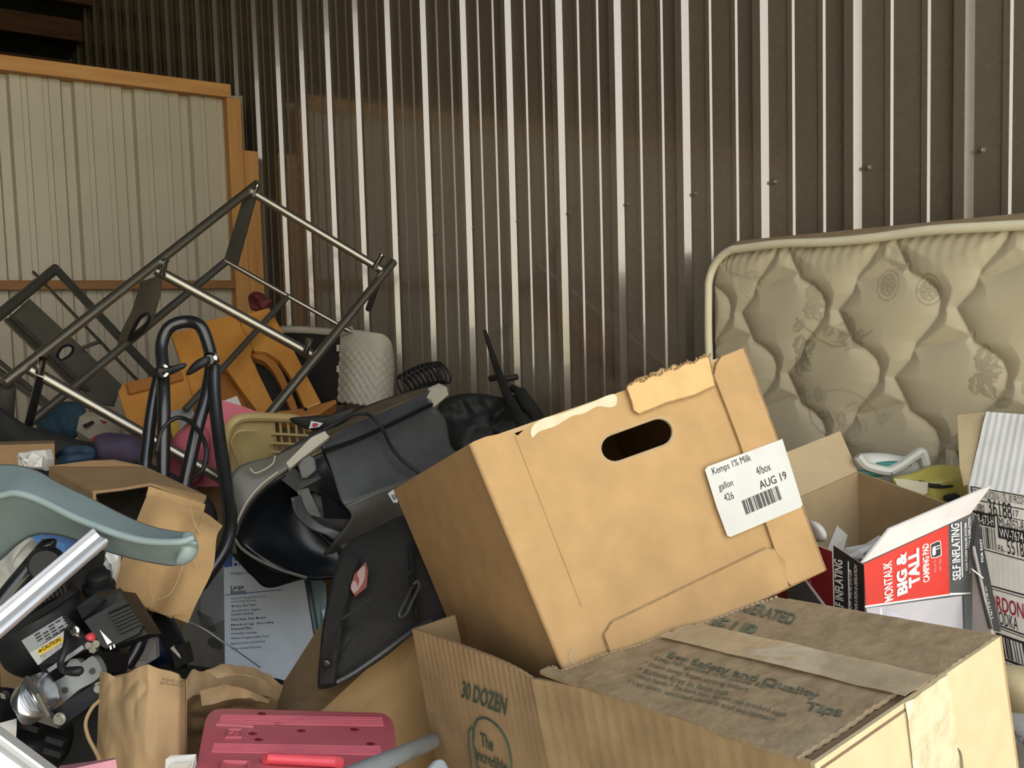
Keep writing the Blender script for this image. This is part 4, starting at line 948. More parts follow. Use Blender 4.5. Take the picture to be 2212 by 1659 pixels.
obj('data_label', decal(lb, [(46, 1384), (134, 1331), (148, 1352), (64, 1411)], .001, .0006), silver, plt)
for i in range(5):
    for j in range(4):
        x = 74+i*15-j*0+j*3; y = 1372-i*9.2+j*6
        if (i*3+j) % 7 == 3: continue
        obj('data_field', decal(lb, [(x, y), (x+11, y-6.6), (x+12.5, y-4.4), (x+1.5, y+2.2)], .0024, .0003), ink_black, plt)
obj('warning_label', decal(lb, [(64, 1411), (138, 1363), (151, 1385), (82, 1437)], .001, .0006), label_white, plt)
yel = mat('warning yellow', (.80, .52, .03), .5, var=.03)
obj('caution_band', decal(lb, [(80, 1404), (131, 1374), (137, 1384), (86, 1415)], .0018, .0004), yel, plt)
ptext(plt, 'CAUTION', lb, (92, 1399), (130, 1377), (96, 1406), ink_black, .02, .0026)
obj('caution_triangle', decal(lb, [(83, 1410), (86, 1402), (91, 1406)], .0026, .0003), ink_black, plt)
for i in range(4):
    ptext(plt, ['Read owner manual', 'before operation.', 'Keep away from', 'hot muffler parts.'][i], lb, (89+i*2.4, 1417+i*4.6), (135+i*2.4-(i % 2)*7, 1389+i*4.6+(i % 2)*4.4), (90.5+i*2.4, 1420+i*4.6), ink_black, .0, .0024)
obj('silver_bar', decal(lb, [(101, 1446), (178, 1393), (182, 1401), (106, 1453)], .003, .001), silver, plt)
obj('cylinder_head', plate_d([(85, 1440, 1.19), (195, 1372, 1.19), (222, 1408, 1.18), (215, 1450, 1.18), (130, 1512, 1.18), (105, 1480, 1.185)], .06), blackplastic, T)
cp = Plane(at(112, 1480, 1.16), at(200, 1420, 1.16), at(140, 1512, 1.155))
casting = mat('cast aluminium cover', (.36, .37, .37), .42, metal=.55, var=.08, scale=40)
cov = obj('valve_cover', decal(cp, spl2([(110, 1478), (140, 1460), (140, 1445), (152, 1425), (168, 1424), (176, 1432), (200, 1417), (215, 1436), (219, 1456), (200, 1474), (170, 1490), (145, 1512), (135, 1515), (118, 1490)], 3, True), 0, .012), casting, T)
for x, y in ((200, 1450), (141, 1491)): obj('bolt_hole', G().lathe(cp.hit(x, y, .0005), cp.n, [(0, .004), (.001, .004), (.001, .0025)], 10), darksteel, cov)
tubep('spark_plug_lead', [(146, 1365, 1.15), (145, 1385, 1.14), (138, 1410, 1.13), (131, 1430, 1.125), (136, 1446, 1.12), (155, 1453, 1.12), (172, 1453, 1.12)], .0042, blackplastic)
obj('spark_plug_boot', lump([(140, 1442), (155, 1440), (175, 1440), (181, 1447), (177, 1457), (160, 1458), (142, 1452)], 1.118, .008), blackplastic, T, 'full')
k = obj('wing_nut', lump([(150, 1352), (158, 1350), (164, 1356), (172, 1360), (174, 1370), (176, 1376), (168, 1376), (158, 1372), (152, 1364)], 1.14, .006), chrome, T, 'full')
obj('stud', G().lathe(at(163, 1361, 1.135), -CF, [(0, .006), (.003, .006), (.004, .0035), (.008, .003)], 12), chrome, k)
# air filter housing with ribs
obj('air_filter_lid', G().hexa(ptsd([(165, 1312, 1.16), (205, 1282, 1.17), (222, 1300, 1.165), (178, 1338, 1.15)]), ptsd([(165, 1312, 1.26), (260, 1270, 1.27), (280, 1290, 1.27), (178, 1338, 1.25)])), blackplastic, T)
obj('air_filter_body', plate_d([(170, 1316, 1.175), (258, 1276, 1.185), (318, 1370, 1.175), (228, 1402, 1.16), (210, 1372, 1.165)], .07), blackplastic, T)
fpn = Plane(at(178, 1340, 1.155), at(270, 1300, 1.17), at(230, 1400, 1.15))
obj('filter_cover', decal(fpn, [(182, 1341), (268, 1292), (308, 1350), (300, 1368), (232, 1400), (222, 1398)], .002, .02), blackplastic, T)
for i in range(6):
    t = i/5; a = (238+40*t*0+t*22, 1330+t*34); obj('cover_rib', G().tube([fpn.hit(a[0]-1, a[1], .006), fpn.hit(a[0]+44, a[1]-20, .006)], .004, 6), blackplastic, T, True)
ar = obj('choke_arrow', decal(fpn, [(215, 1360), (242, 1387), (232, 1393)], .0035, .0006), ink_white, T)
obj('choke_symbol', decal(fpn, [(236, 1396), (240, 1394), (242, 1402), (238, 1404)], .0035, .0006), ink_white, T); obj('choke_symbol', decal(fpn, [(244, 1393), (247, 1391), (249, 1398), (246, 1400)], .0035, .0006), ink_white, T)
obj('primer_bulb', lump([(185, 1372), (198, 1366), (206, 1374), (204, 1384), (192, 1382)], 1.15, .008), mat('red rubber', (.55, .06, .07), .5), T, 'full')
for x, y in ((196, 1392), (204, 1400), (212, 1388)): obj('linkage_nut', G().lathe(at(x, y, 1.155), -CF, [(0, .006), (.006, .005)], 6), steel, T)
# fuel cap
cap0 = at(214, 1274, 1.255); axc = (CU*.9-CF*.35+CR*.1)
obj('fuel_cap', G().lathe(cap0, axc, [(0, .021), (.008, .021), (.010, .017), (.024, .016), (.027, .013), (.028, .006)], 24), blackplastic, T, True)
obj('fuel_tank', lump([(95, 1262), (130, 1235), (180, 1236), (212, 1250), (226, 1280), (205, 1305), (160, 1310), (110, 1290)], 1.33, .06), mat('dull black tank', (.03, .028, .024), .6), T, 'full')
# muffler
mq = Plane(at(35, 1500, 1.12), at(100, 1460, 1.12), at(65, 1560, 1.10))
muf = mat('bright muffler steel', (.55, .57, .60), .28, metal=.95, var=.1, scale=12)
obj('muffler', lump([(32, 1497), (48, 1474), (62, 1468), (80, 1495), (104, 1536), (96, 1550), (74, 1562), (64, 1560), (48, 1530)], 1.125, .030, subd=4), muf, T, 'full')
obj('muffler', lump([(64, 1468), (80, 1455), (92, 1456), (108, 1480), (122, 1508), (120, 1524), (106, 1538), (92, 1515)], 1.13, .028, subd=4), muf, T, 'full')
obj('muffler_seam', G().tube(ptsd([(58, 1465, 1.105), (80, 1500, 1.085), (104, 1546, 1.095)]), .0034, 8), mat('seam steel', (.24, .23, .21), .4, metal=.8), T, True)
obj('mount_bracket', plate_d([(105, 1540, 1.14), (222, 1465, 1.16), (222, 1505, 1.15), (126, 1575, 1.13)], .01), blackplastic, T)
obj('mount_bracket', plate_d([(72, 1556, 1.12), (104, 1543, 1.12), (126, 1574, 1.12)], .01), darksteel, T)
b_ = obj('flange_bolt', G().lathe(at(130, 1552, 1.125), -CF, [(0, .0075), (.002, .0075), (.002, .005), (.007, .0048)], 14), steel, T)
obj('flange_bolt', G().lathe(at(216, 1485, 1.158), -CF, [(0, .0075), (.002, .0075), (.002, .005), (.007, .0048)], 14), steel, T)
obj('gear_case', lump([(-20, 1490), (30, 1500), (60, 1555), (105, 1560), (150, 1585), (140, 1640), (105, 1660), (78, 1630), (42, 1575), (0, 1545)], 1.2, .06, .01, 2, 10), blackplastic, T, 'full')
for x, y in ((100, 1590), (95, 1615), (45, 1560)):
    obj('cast_plate', plate_d([(x, y, 1.132), (x+38, y+12, 1.13), (x+34, y+24, 1.13), (x-4, y+12, 1.132)], .01), blackplastic, T)
for x, y in ((8, 1505), (34, 1532)): obj('clip', plate_d([(x-8, y-8, 1.13), (x+2, y-5, 1.13), (x+4, y+6, 1.13), (x-6, y+3, 1.13)], .01), steel, T)
tubep('handle_bracket', [(-20, 1335, 1.16), (30, 1270, 1.18), (80, 1210, 1.2), (110, 1175, 1.21)], .0125, blackpaint)
obj('bracket_plate', lump([(75, 1185), (95, 1165), (120, 1165), (118, 1185), (98, 1205), (80, 1215)], 1.19, .012), blackpaint, T, 'full')
obj('throttle_knob', G().lathe(at(104, 1215, 1.16), -CF+CR*.3, [(0, .020), (.012, .022), (.02, .018)], 20), blackplastic, T, True)
# strap arms behind
obj('hitch_arm', plate_d([(320, 1320, 1.42), (348, 1310, 1.42), (405, 1405, 1.38), (392, 1440, 1.37), (372, 1445, 1.37)], .014), blackpaint, T)
obj('hitch_pin', G().tube(ptsd([(372, 1398, 1.362), (400, 1428, 1.36)]), .004, 8), steel, T)
obj('hitch_block', plate_d([(368, 1400, 1.36), (398, 1388, 1.36), (408, 1430, 1.355), (378, 1445, 1.355)], .02), blackpaint, T)

# ------------------------------------------------------------------ blue-grey moulded chair arm
blue = mat('blue grey moulded plastic', (.225, .29, .295), .45, var=.05, scale=30, bump=.06, bscale=300)
T = thing('plastic_chair_seat', 'blue-grey moulded plastic chair shell with a rolled rim, in front of the torn carton', 'chair')
rows = [[(-60, 1008, 1.16), (0, 1003, 1.16), (40, 1005, 1.16), (80, 1016, 1.16), (130, 1044, 1.155), (200, 1077, 1.15), (260, 1108, 1.145), (320, 1134, 1.14), (380, 1147, 1.135), (412, 1150, 1.13)],
        [(-60, 1040, 1.12), (0, 1034, 1.12), (40, 1032, 1.12), (90, 1046, 1.12), (150, 1080, 1.115), (220, 1112, 1.11), (280, 1138, 1.105), (335, 1155, 1.10), (385, 1160, 1.098), (418, 1158, 1.10)],
        [(-60, 1078, 1.085), (0, 1068, 1.085), (35, 1063, 1.085), (85, 1078, 1.085), (160, 1116, 1.08), (235, 1146, 1.075), (295, 1164, 1.072), (345, 1170, 1.07), (390, 1170, 1.07), (424, 1170, 1.075)],
        [(-60, 1100, 1.105), (0, 1088, 1.105), (35, 1082, 1.105), (85, 1096, 1.105), (160, 1130, 1.10), (235, 1162, 1.095), (295, 1182, 1.092), (345, 1190, 1.088), (390, 1192, 1.085), (427, 1184, 1.085)],
        [(-60, 1250, 1.22), (0, 1212, 1.20), (40, 1176, 1.18), (80, 1156, 1.165), (140, 1160, 1.15), (215, 1187, 1.14), (270, 1204, 1.13), (330, 1217, 1.12), (380, 1222, 1.11), (420, 1200, 1.10)]]
surf('shell', rows, 60, blue, .006, 28)
obj('rim_bead', G().tube(spline(ptsd([(-60, 1080, 1.083), (0, 1070, 1.083), (35, 1065, 1.083), (85, 1080, 1.083), (160, 1117, 1.078), (235, 1147, 1.073), (295, 1165, 1.07), (345, 1171, 1.068), (390, 1170, 1.068), (416, 1162, 1.075)]), 6), .0045, 10), blue, T, True)
obj('rim_end', lump([(395, 1152), (412, 1150), (424, 1166), (428, 1186), (420, 1206), (400, 1220), (380, 1218), (388, 1185)], 1.09, .014), blue, T, 'full')

# ------------------------------------------------------------------ torn carton
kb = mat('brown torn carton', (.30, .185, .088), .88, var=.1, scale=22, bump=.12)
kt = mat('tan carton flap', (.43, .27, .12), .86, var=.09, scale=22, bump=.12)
T = thing('torn_carton', 'torn brown carton with a creased flap hanging down, behind the blue-grey chair', 'box')
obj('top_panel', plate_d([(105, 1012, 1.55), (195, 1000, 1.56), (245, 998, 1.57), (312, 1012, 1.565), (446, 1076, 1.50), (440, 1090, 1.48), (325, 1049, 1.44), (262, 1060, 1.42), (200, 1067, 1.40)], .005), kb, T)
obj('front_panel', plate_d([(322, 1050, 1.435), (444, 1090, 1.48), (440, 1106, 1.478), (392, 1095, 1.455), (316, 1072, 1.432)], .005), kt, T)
obj('inside_panel', plate_d([(205, 1070, 1.52), (325, 1052, 1.53), (320, 1130, 1.52), (240, 1120, 1.5)], .005), mat('carton hole shade', (.03, .022, .015), .9), T)  # inside of the brown carton coloured near black for the shade in the hole
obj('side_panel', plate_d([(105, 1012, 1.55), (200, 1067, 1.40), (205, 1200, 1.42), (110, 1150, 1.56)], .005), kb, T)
rows = [[(318, 1068, 1.43), (350, 1080, 1.42), (392, 1094, 1.425), (440, 1106, 1.44), (481, 1136, 1.43)],
        [(300, 1112, 1.40), (340, 1125, 1.385), (385, 1135, 1.40), (425, 1140, 1.395), (468, 1160, 1.40)],
        [(270, 1190, 1.37), (320, 1205, 1.36), (362, 1215, 1.375), (410, 1222, 1.365), (460, 1228, 1.375)],
        [(240, 1268, 1.34), (285, 1290, 1.335), (330, 1306, 1.35), (370, 1322, 1.335), (426, 1300, 1.35)],
        [(236, 1274, 1.34), (280, 1295, 1.335), (325, 1312, 1.35), (365, 1330, 1.335), (406, 1346, 1.345)]]
surf('hanging_flap', rows, 30, kt, .004, 20, True)
for L in ([(410, 1090, 1.41), (420, 1130, 1.385), (432, 1150, 1.385)], [(440, 1115, 1.42), (415, 1180, 1.365), (425, 1230, 1.36)], [(326, 1222, 1.35), (322, 1260, 1.332), (332, 1310, 1.33)], [(395, 1222, 1.355), (370, 1280, 1.335), (330, 1300, 1.33)]):
    obj('crease', G().tube(spline(ptsd([(x, y, d-.003) for x, y, d in L]), 4), .0009, 5), mat('pale crease', (.50, .34, .17), .9), T, True)
one('plastic_wrap', crumple([(227, 1190), (238, 1186), (255, 1200), (252, 1235), (245, 1262), (232, 1250), (226, 1215)], 1.315, .004, 9, .012, 4), mat('clear crinkled plastic', (.62, .62, .60), .12, var=.1, coat=.8), 'crinkled clear plastic wrap at the edge of the torn carton flap', 'wrap')
one('crumpled_napkin', crumple([(38, 985), (62, 974), (95, 974), (106, 992), (100, 1015), (75, 1008), (45, 1003)], 1.62, .01, 4, .03, 4), paper_w, 'crumpled white napkin lying above the blue-grey chair shell', 'paper')
one('small_carton', G().hexa(ptsd([(-20, 962, 1.85), (118, 958, 1.85), (118, 1006, 1.84), (-20, 1010, 1.84)]), ptsd([(-20, 955, 1.96), (118, 951, 1.96), (118, 1003, 1.96), (-20, 1006, 1.96)])), kb, 'small plain brown carton behind the crumpled white napkin', 'box')
one('blue_rope', G().tube(spline(ptsd([(130, 985, 1.95), (148, 975, 1.93), (175, 972, 1.95), (194, 976, 1.96), (192, 986, 1.95), (160, 990, 1.92), (132, 995, 1.92)]), 6), .010, 8), mat('navy rope', (.02, .045, .085), .7, var=.3, bump=.5, bscale=90), 'thick navy blue rope looped beside the small brown carton', 'rope', smooth=True)
one('purple_cushion', lump([(208, 950), (225, 935), (270, 938), (300, 950), (310, 985), (290, 1002), (235, 1000), (210, 985)], 2.02, .05, .01, 3), mat('dull purple cloth', (.055, .04, .075), .8, var=.2), 'dull purple cushion in the shade under the metal frame', 'cushion', smooth='full')
T = thing('parcel', 'white parcel with red stripes under the metal frame', 'parcel')
obj('carton', plate_d([(172, 900, 2.3), (205, 878, 2.34), (262, 900, 2.3), (258, 950, 2.24), (210, 958, 2.22), (165, 930, 2.28)], .08), mat('cream board', (.32, .29, .22), .8), T)
pp_ = Plane(at(172, 900, 2.3), at(205, 878, 2.34), at(258, 950, 2.24))
obj('red_stripe', decal(pp_, [(190, 888), (198, 885), (232, 912), (226, 916)], .001), redink, T); obj('red_stripe', decal(pp_, [(195, 948), (212, 938), (214, 942), (200, 954)], .001), redink, T)
obj('ink_mark', decal(pp_, [(178, 918), (200, 908), (204, 914), (182, 925)], .001), ink_black, T)
one('blue_fabric', lump([(85, 900), (120, 872), (165, 868), (185, 890), (175, 935), (130, 960), (90, 940)], 2.57, .05, .02, 8, 14), mat('petrol blue cloth', (.02, .055, .085), .85, var=.3, scale=60), 'petrol blue fabric heap under the tilted metal frame', 'cloth', smooth='full')
one('black_gap_filler', lump([(-30, 900), (60, 920), (150, 945), (215, 960), (300, 990), (420, 1050), (470, 1120), (430, 1250), (330, 1330), (150, 1330), (-30, 1250)], 2.09, .06, .05, 3, 7, subd=5), clothblk, 'large added black filler bag keeping the gaps dark behind the torn carton', 'bag', smooth='full')  # invented dark filler, added so the gaps in the pile read as black

# ------------------------------------------------------------------ aluminium tubes
def channel(a, b, w_):
    A, B = at(*a), at(*b); t = (B-A).normalized(); sd = t.cross(CF).normalized(); up = sd.cross(t)
    if up.dot(CF) > 0: up = -up
    prof = []
    for s, h in ((-1, -.8), (-1, .55), (-.9, .8), (-.62, .8), (-.45, .5), (0, .32), (.45, .5), (.62, .8), (.9, .8), (1, .55), (1, -.8)): prof.append(sd*(s*w_)+up*(h*w_*.6))
    n = len(prof); return G().add([A+p for p in prof]+[B+p for p in prof], [(i, (i+1) % n, n+(i+1) % n, n+i) for i in range(n)]+[tuple(range(n-1, -1, -1)), tuple(range(n, 2*n))])
one('aluminium_rail', channel((-60, 1395, .93), (215, 1160, 1.065), .0118), alu, 'bright aluminium rail crossing the blue-grey chair shell', 'rail')
one('aluminium_rail', channel((-60, 1575, .84), (110, 1700, .86), .0135), alu, 'bright aluminium rail crossing in front of the tiller muffler end', 'rail')
gpl = mat('grey blue plastic pipe', (.27, .31, .33), .35, var=.05)
T = thing('grey_pipe', 'pale grey pipe with an end fitting between the red case and the egg case', 'pipe')
obj('pipe', G().tube(ptsd([(740, 1685, .845), (933, 1602, 1.20)]), .0098, 16), gpl, T, True)
bevel(obj('fitting', plate_d([(915, 1665, 1.02), (935, 1640, 1.03), (958, 1636, 1.03), (975, 1668, 1.02), (970, 1720, 1.0), (915, 1720, 1.0)], .03), gpl, T), .004)

# ------------------------------------------------------------------ red tool case
rp = mat('red blow-moulded plastic', (.54, .105, .13), .5, col2=(.60, .15, .175), scale=8, bump=.06, bscale=250, dirt=.15)
T = thing('red_tool_case', 'dusty red plastic tool case with ribbed bands and moulded handle', 'tool case')
tcP = Plane(at(465, 1530, 1.22), at(840, 1540, 1.22), at(420, 1659, 1.03))
def rounded(Q, r, n=6):
    out = []
    for i, (x, y) in enumerate(Q):
        p, q = Q[i-1], Q[(i+1) % len(Q)]
        def un(c):
            l = math.hypot(c[0]-x, c[1]-y); return ((c[0]-x)/l, (c[1]-y)/l)
        a_, b_ = un(p), un(q)
        for k in range(n+1):
            t = k/n; out.append((x+r*(a_[0]*(1-t)**2+b_[0]*t**2), y+r*(a_[1]*(1-t)**2+b_[1]*t**2)))
    return out
ol = rounded([(448, 1529), (848, 1540), (872, 1760), (405, 1760)], 34)
bevel(obj('lid', G().plate([tcP.hit(*p) for p in ol], [], tcP.n, .042), rp, T, True), .014, 4)
lidP = [tcP.hit(*p) for p in ol]; lidC = sum(lidP, V(0, 0, 0))/len(lidP)
obj('base', G().plate([lidC+(p-lidC)*.985-tcP.n*.041 for p in lidP], [], tcP.n, .035), rp, T)
for (x0, y0, x1, y1, n) in ((478, 1545, 826, 1551, 5), (462, 1607, 822, 1613, 5)):
    for i in range(n): obj('rib', G().tube([tcP.hit(x0-i*1.2, y0+i*4.2, .0004), tcP.hit(x1+i*.8, y1+i*4.2, .0004)], .0009, 6), mat('highlight red plastic', (.68, .17, .21), .4), T, True)  # ribs in a lighter red that paints the highlights along them
obj('rib', G().tube([tcP.hit(468, 1566, .0006), tcP.hit(548, 1570, .0006)], .0026, 8), rp, T, True)
obj('emblem', G().tube([tcP.hit(x, y, .0004) for x, y in spl2([(493, 1577), (524, 1577), (520, 1594), (488, 1594)], 1, True)], .0018, 6, True), rp, T, True)
obj('emblem', G().tube([tcP.hit(x, y, .0002) for x, y in [(494, 1585), (506, 1583), (505, 1590), (514, 1584)]], .0012, 6), rp, T, True)
obj('handle', G().tube([tcP.hit(576, 1640, .003), tcP.hit(582, 1638, .007), tcP.hit(725, 1645, .007), tcP.hit(732, 1647, .003)], .0062, 12), mat('bright red handle', (.80, .10, .13), .4), T, True)
obj('latch', G().tube([tcP.hit(x, y, .001) for x, y in [(476, 1690), (480, 1647), (538, 1649), (536, 1690)]], .003, 8), rp, T, True)
for i, (x, y) in enumerate([(565, 1541), (600, 1562), (558, 1597), (800, 1606), (545, 1584), (650, 1578), (765, 1575)]):
    obj('oil_stain', decal(tcP, spl2([(x-9, y), (x-2, y-3), (x+8, y-1), (x+10, y+2), (x+1, y+4), (x-6, y+3)], 3, True), .0002, .0003), mat('dark red stain', (.22, .02, .03), .4), T)

# ------------------------------------------------------------------ kraft paper bags
kp = mat('kraft paper bag', (.37, .245, .125), .85, var=.08, scale=20, bump=.1, bscale=80)
def creased(rows, n, nr, amp, fs, seed):
    R = [[Vector(p) for p in r] for r in [resample([tuple(q) for q in r], n) for r in rows]]
    out = []
    for i in range(nr):
        t = i/(nr-1)*(len(R)-1); a = min(int(t), len(R)-2); u = t-a; row = []
        for j in range(n):
            q = R[a][j].lerp(R[a+1][j], u); p = at(q.x, q.y, q.z)
            cv = noise.cell_vector(p*fs+V(seed, 0, 0)); z = noise.noise(p*fs+V(seed, 0, 0)); z2 = abs(noise.noise(p*fs*2.1+V(0, seed, 0)))
            edge = min(1, 6*min(j/(n-1), 1-j/(n-1)))
            row.append(p-CF*amp*(z+.9*z2)*edge)
        out.append(row)
    return out
T = thing('paper_bag', 'upright brown kraft paper bag with ragged top edge beside the tiller', 'bag')
top = [(216, 1452, 1.15), (224, 1449, 1.14), (236, 1455, 1.13), (248, 1466, 1.125), (262, 1464, 1.12), (275, 1455, 1.115), (300, 1440, 1.11), (324, 1432, 1.11), (345, 1440, 1.115), (370, 1448, 1.125), (388, 1456, 1.13), (395, 1470, 1.14), (400, 1476, 1.15)]
mid = [(x-1+(x-300)*.02, y*.45+1560*.55, d-.02) for x, y, d in top]; bot = [(x-6+(x-300)*.06, 1720, d-.05) for x, y, d in top]
obj('front_panel', G().shell(creased([top, mid, bot], 60, 40, .010, 16, 3), .0012), kp, T, True)
bt = [(228, 1458, 1.14), (240, 1462, 1.165), (300, 1450, 1.18), (360, 1452, 1.175), (402, 1470, 1.15)]
obj('back_panel', G().shell(creased([bt, [(x, 1720, d) for x, y, d in bt]], 30, 20, .006, 14, 5), .0012), kp, T, True)
obj('handle', G().tube(spline(ptsd([(216, 1512, 1.13), (198, 1530, 1.12), (185, 1560, 1.11), (190, 1590, 1.10), (205, 1620, 1.09), (215, 1640, 1.08)]), 5), .0022, 6), kp, T, True)
bpl = Plane(at(340, 1462, 1.095), at(400, 1478, 1.095), at(340, 1500, 1.09))
ptext(T, 'PLEASE USE', bpl, (352, 1464), (396, 1471), (351, 1470), ink_black, .0, .0); ptext(T, 'BOTH HANDLES', bpl, (348, 1472), (398, 1479), (347, 1478), ink_black, .0, .0)
T = thing('paper_bag', 'crumpled brown kraft paper bag slumped behind the red tool case', 'bag')
rowsB = [[(398, 1478, 1.24), (415, 1446, 1.26), (440, 1450, 1.28), (480, 1432, 1.31), (535, 1440, 1.34), (585, 1458, 1.35), (612, 1482, 1.36)], [(392, 1520, 1.24), (420, 1500, 1.25), (450, 1505, 1.26), (500, 1495, 1.28), (540, 1495, 1.30), (580, 1505, 1.32), (600, 1515, 1.34)], [(392, 1600, 1.30), (430, 1580, 1.31), (470, 1560, 1.325), (500, 1555, 1.335), (540, 1550, 1.345), (575, 1550, 1.355), (595, 1550, 1.365)], [(392, 1640, 1.36), (430, 1640, 1.365), (470, 1640, 1.37), (500, 1640, 1.375), (540, 1640, 1.38), (575, 1640, 1.385), (595, 1640, 1.39)]]
obj('body', G().shell(creased(rowsB, 60, 40, .022, 13, 11), .0012), kp, T, True)
obj('folded_lip', G().shell(creased([[(432, 1492, 1.225), (490, 1478, 1.24), (540, 1490, 1.26), (582, 1512, 1.29)], [(436, 1525, 1.22), (490, 1512, 1.235), (540, 1508, 1.255), (580, 1520, 1.285)]], 30, 10, .008, 20, 4), .0012), kp, T, True)
obj('folded_lip', G().shell(creased([[(450, 1452, 1.215), (490, 1432, 1.24), (550, 1442, 1.27), (600, 1472, 1.29)], [(470, 1466, 1.21), (510, 1452, 1.225), (560, 1462, 1.25), (596, 1486, 1.28)]], 30, 10, .008, 20, 7), .0012), kp, T, True)

# ------------------------------------------------------------------ tilted carton under the soft bag
T = thing('tilted_carton', 'plain brown carton standing on its corner under the black tool bag', 'box')
tlp = Plane(at(688, 1542, 1.30), at(905, 1355, 1.40), at(950, 1640, 1.36))
def tl(x, y, o=0): return tlp.hit(x, y, o)
obj('front_panel', G().plate([tl(688, 1542), tl(800, 1438), tl(905, 1355), tl(1000, 1440), tl(1030, 1690), tl(800, 1690)], [], tlp.n, .005), kt, T)
sd = [at(570, 1540, 1.43), at(692, 1350, 1.54), tl(800, 1438), tl(689, 1541)]
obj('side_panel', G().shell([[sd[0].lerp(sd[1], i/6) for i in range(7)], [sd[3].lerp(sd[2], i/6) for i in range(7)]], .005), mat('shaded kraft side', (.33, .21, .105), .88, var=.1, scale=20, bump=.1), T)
obj('seam_flap', G().tube([tl(784, 1540, .001), tl(850, 1450, .001), tl(897, 1392, .001)], .0016, 6), mat('pale kraft seam', (.48, .33, .17), .9), T, True)
bq = [at(570, 1545, 1.435), tl(689, 1543, -.004), tl(800, 1690, -.004), at(700, 1690, 1.44)]
obj('bottom_panel', G().shell([[bq[0].lerp(bq[3], i/6) for i in range(7)], [bq[1].lerp(bq[2], i/6) for i in range(7)]], .005), kb, T)

# ------------------------------------------------------------------ black soft tool bag
nyl = mat('black woven nylon', (.017, .0165, .016), .75, var=.35, scale=300, bump=.5, bscale=500)
T = thing('soft_tool_bag', 'black nylon tool bag with a red logo patch and zip, wedged beside the milk case', 'bag')
bo = [(686, 1482), (690, 1420), (698, 1345), (720, 1240), (745, 1180), (800, 1146), (900, 1110), (930, 1200), (965, 1330), (898, 1366), (830, 1420), (760, 1465), (722, 1482), (700, 1488)]
obj('body', lump(bo, 1.33, .035, .006, 4, 10, ddep=[1.29, 1.31, 1.35, 1.39, 1.42, 1.44, 1.46, 1.42, 1.36, 1.345, 1.32, 1.30, 1.29, 1.285], subd=5), nyl, T, 'full')
obj('strap', strip([[(690, 1478, 1.265), (694, 1410, 1.285), (704, 1335, 1.31), (722, 1255, 1.35), (745, 1195, 1.385)], [(722, 1476, 1.262), (728, 1400, 1.275), (738, 1335, 1.30), (755, 1265, 1.335), (775, 1205, 1.37)]], .006), nyl, T)
obj('zip', G().tube(spline(ptsd([(728, 1474, 1.262), (770, 1450, 1.268), (830, 1408, 1.285), (895, 1360, 1.31), (930, 1340, 1.33)]), 6), .004, 8), mat('zip teeth', (.05, .05, .05), .4, var=.4, scale=300), T, True)
obj('zip', G().tube(spline(ptsd([(902, 1340, 1.30), (895, 1290, 1.33), (890, 1240, 1.36), (888, 1180, 1.39)]), 6), .004, 8), blackplastic, T, True)
obj('zip_pull', G().tube(spline(ptsd([(893, 1262, 1.325), (902, 1256, 1.325), (905, 1268, 1.322), (892, 1295, 1.31), (878, 1325, 1.30), (868, 1333, 1.295), (863, 1325, 1.295), (880, 1290, 1.31), (890, 1268, 1.325)]), 5), .0025, 8), mat('grey pull cord', (.035, .035, .034), .5), T, True)
obj('button', G().lathe(at(705, 1434, 1.255), -CF, [(0, .007), (.003, .006), (.004, .003)], 12), mat('dark snap', (.05, .045, .04), .3, metal=.8), T)
bp_ = Plane(at(758, 1250, 1.33), at(790, 1215, 1.345), at(765, 1285, 1.32))
lp_ = obj('logo_patch', decal(bp_, [(766, 1240), (790, 1214), (795, 1232), (792, 1268), (768, 1288), (757, 1272), (760, 1258)], 0, .002), mat('brick red patch', (.20, .045, .035), .7), T)
obj('logo_wing', decal(bp_, spl2([(772, 1238), (787, 1222), (788, 1245), (782, 1262), (770, 1278), (776, 1255)], 3, True), .001, .0006), mat('grey pink thread', (.34, .24, .23), .8), lp_)
obj('logo_wing', decal(bp_, spl2([(758, 1266), (764, 1254), (770, 1258), (772, 1272), (764, 1282)], 3, True), .001, .0006), MATS['grey pink thread'], lp_)
obj('seam', G().tube(spline(ptsd([(738, 1338, 1.285), (790, 1300, 1.295), (840, 1262, 1.32), (890, 1235, 1.35)]), 5), .0022, 6), nyl, T, True)

# ------------------------------------------------------------------ humidifier box
T = thing('humidifier_box', 'white and blue product carton listing features for large rooms', 'box')
hum = mat('glossy white carton', (.80, .87, .94), .3, var=.03, coat=.3)
humd = mat('dark picture print', (.08, .09, .10), .3, col2=(.30, .33, .37), scale=5, coat=.3)
hF = ptsd([(483, 1190, 1.86), (692, 1160, 1.95), (695, 1490, 1.90), (487, 1520, 1.81)])
hL = ptsd([(395, 1200, 2.0), (397, 1500, 1.95)])
obj('carton', G().hexa(hF, [hL[0], hL[0]+(hF[1]-hF[0]), hL[1]+(hF[2]-hF[3]), hL[1]]), hum, T)
hp2 = Plane(hF[0], hF[1], hF[3]); hp3 = Plane(hF[0], hF[3], hL[0])
sp = obj('side_picture', G().plate([hL[0]+hp3.n*.001, hF[0]+hp3.n*.001, hF[3]+hp3.n*.001, hL[1]+hp3.n*.001], [], hp3.n, .0008), humd, T)
obj('side_text_panel', decal(hp3, [(430, 1250), (482, 1225), (484, 1340), (436, 1360)], .002, .0005), mat('steel blue print', (.42, .47, .53), .35), T)
for i in range(6): obj('side_line', decal(hp3, [(425+i*2, 1320+i*6), (458+i*2, 1336+i*6), (458+i*2, 1337+i*6), (425+i*2, 1322+i*6)], .003, .0003), ink_black, T)
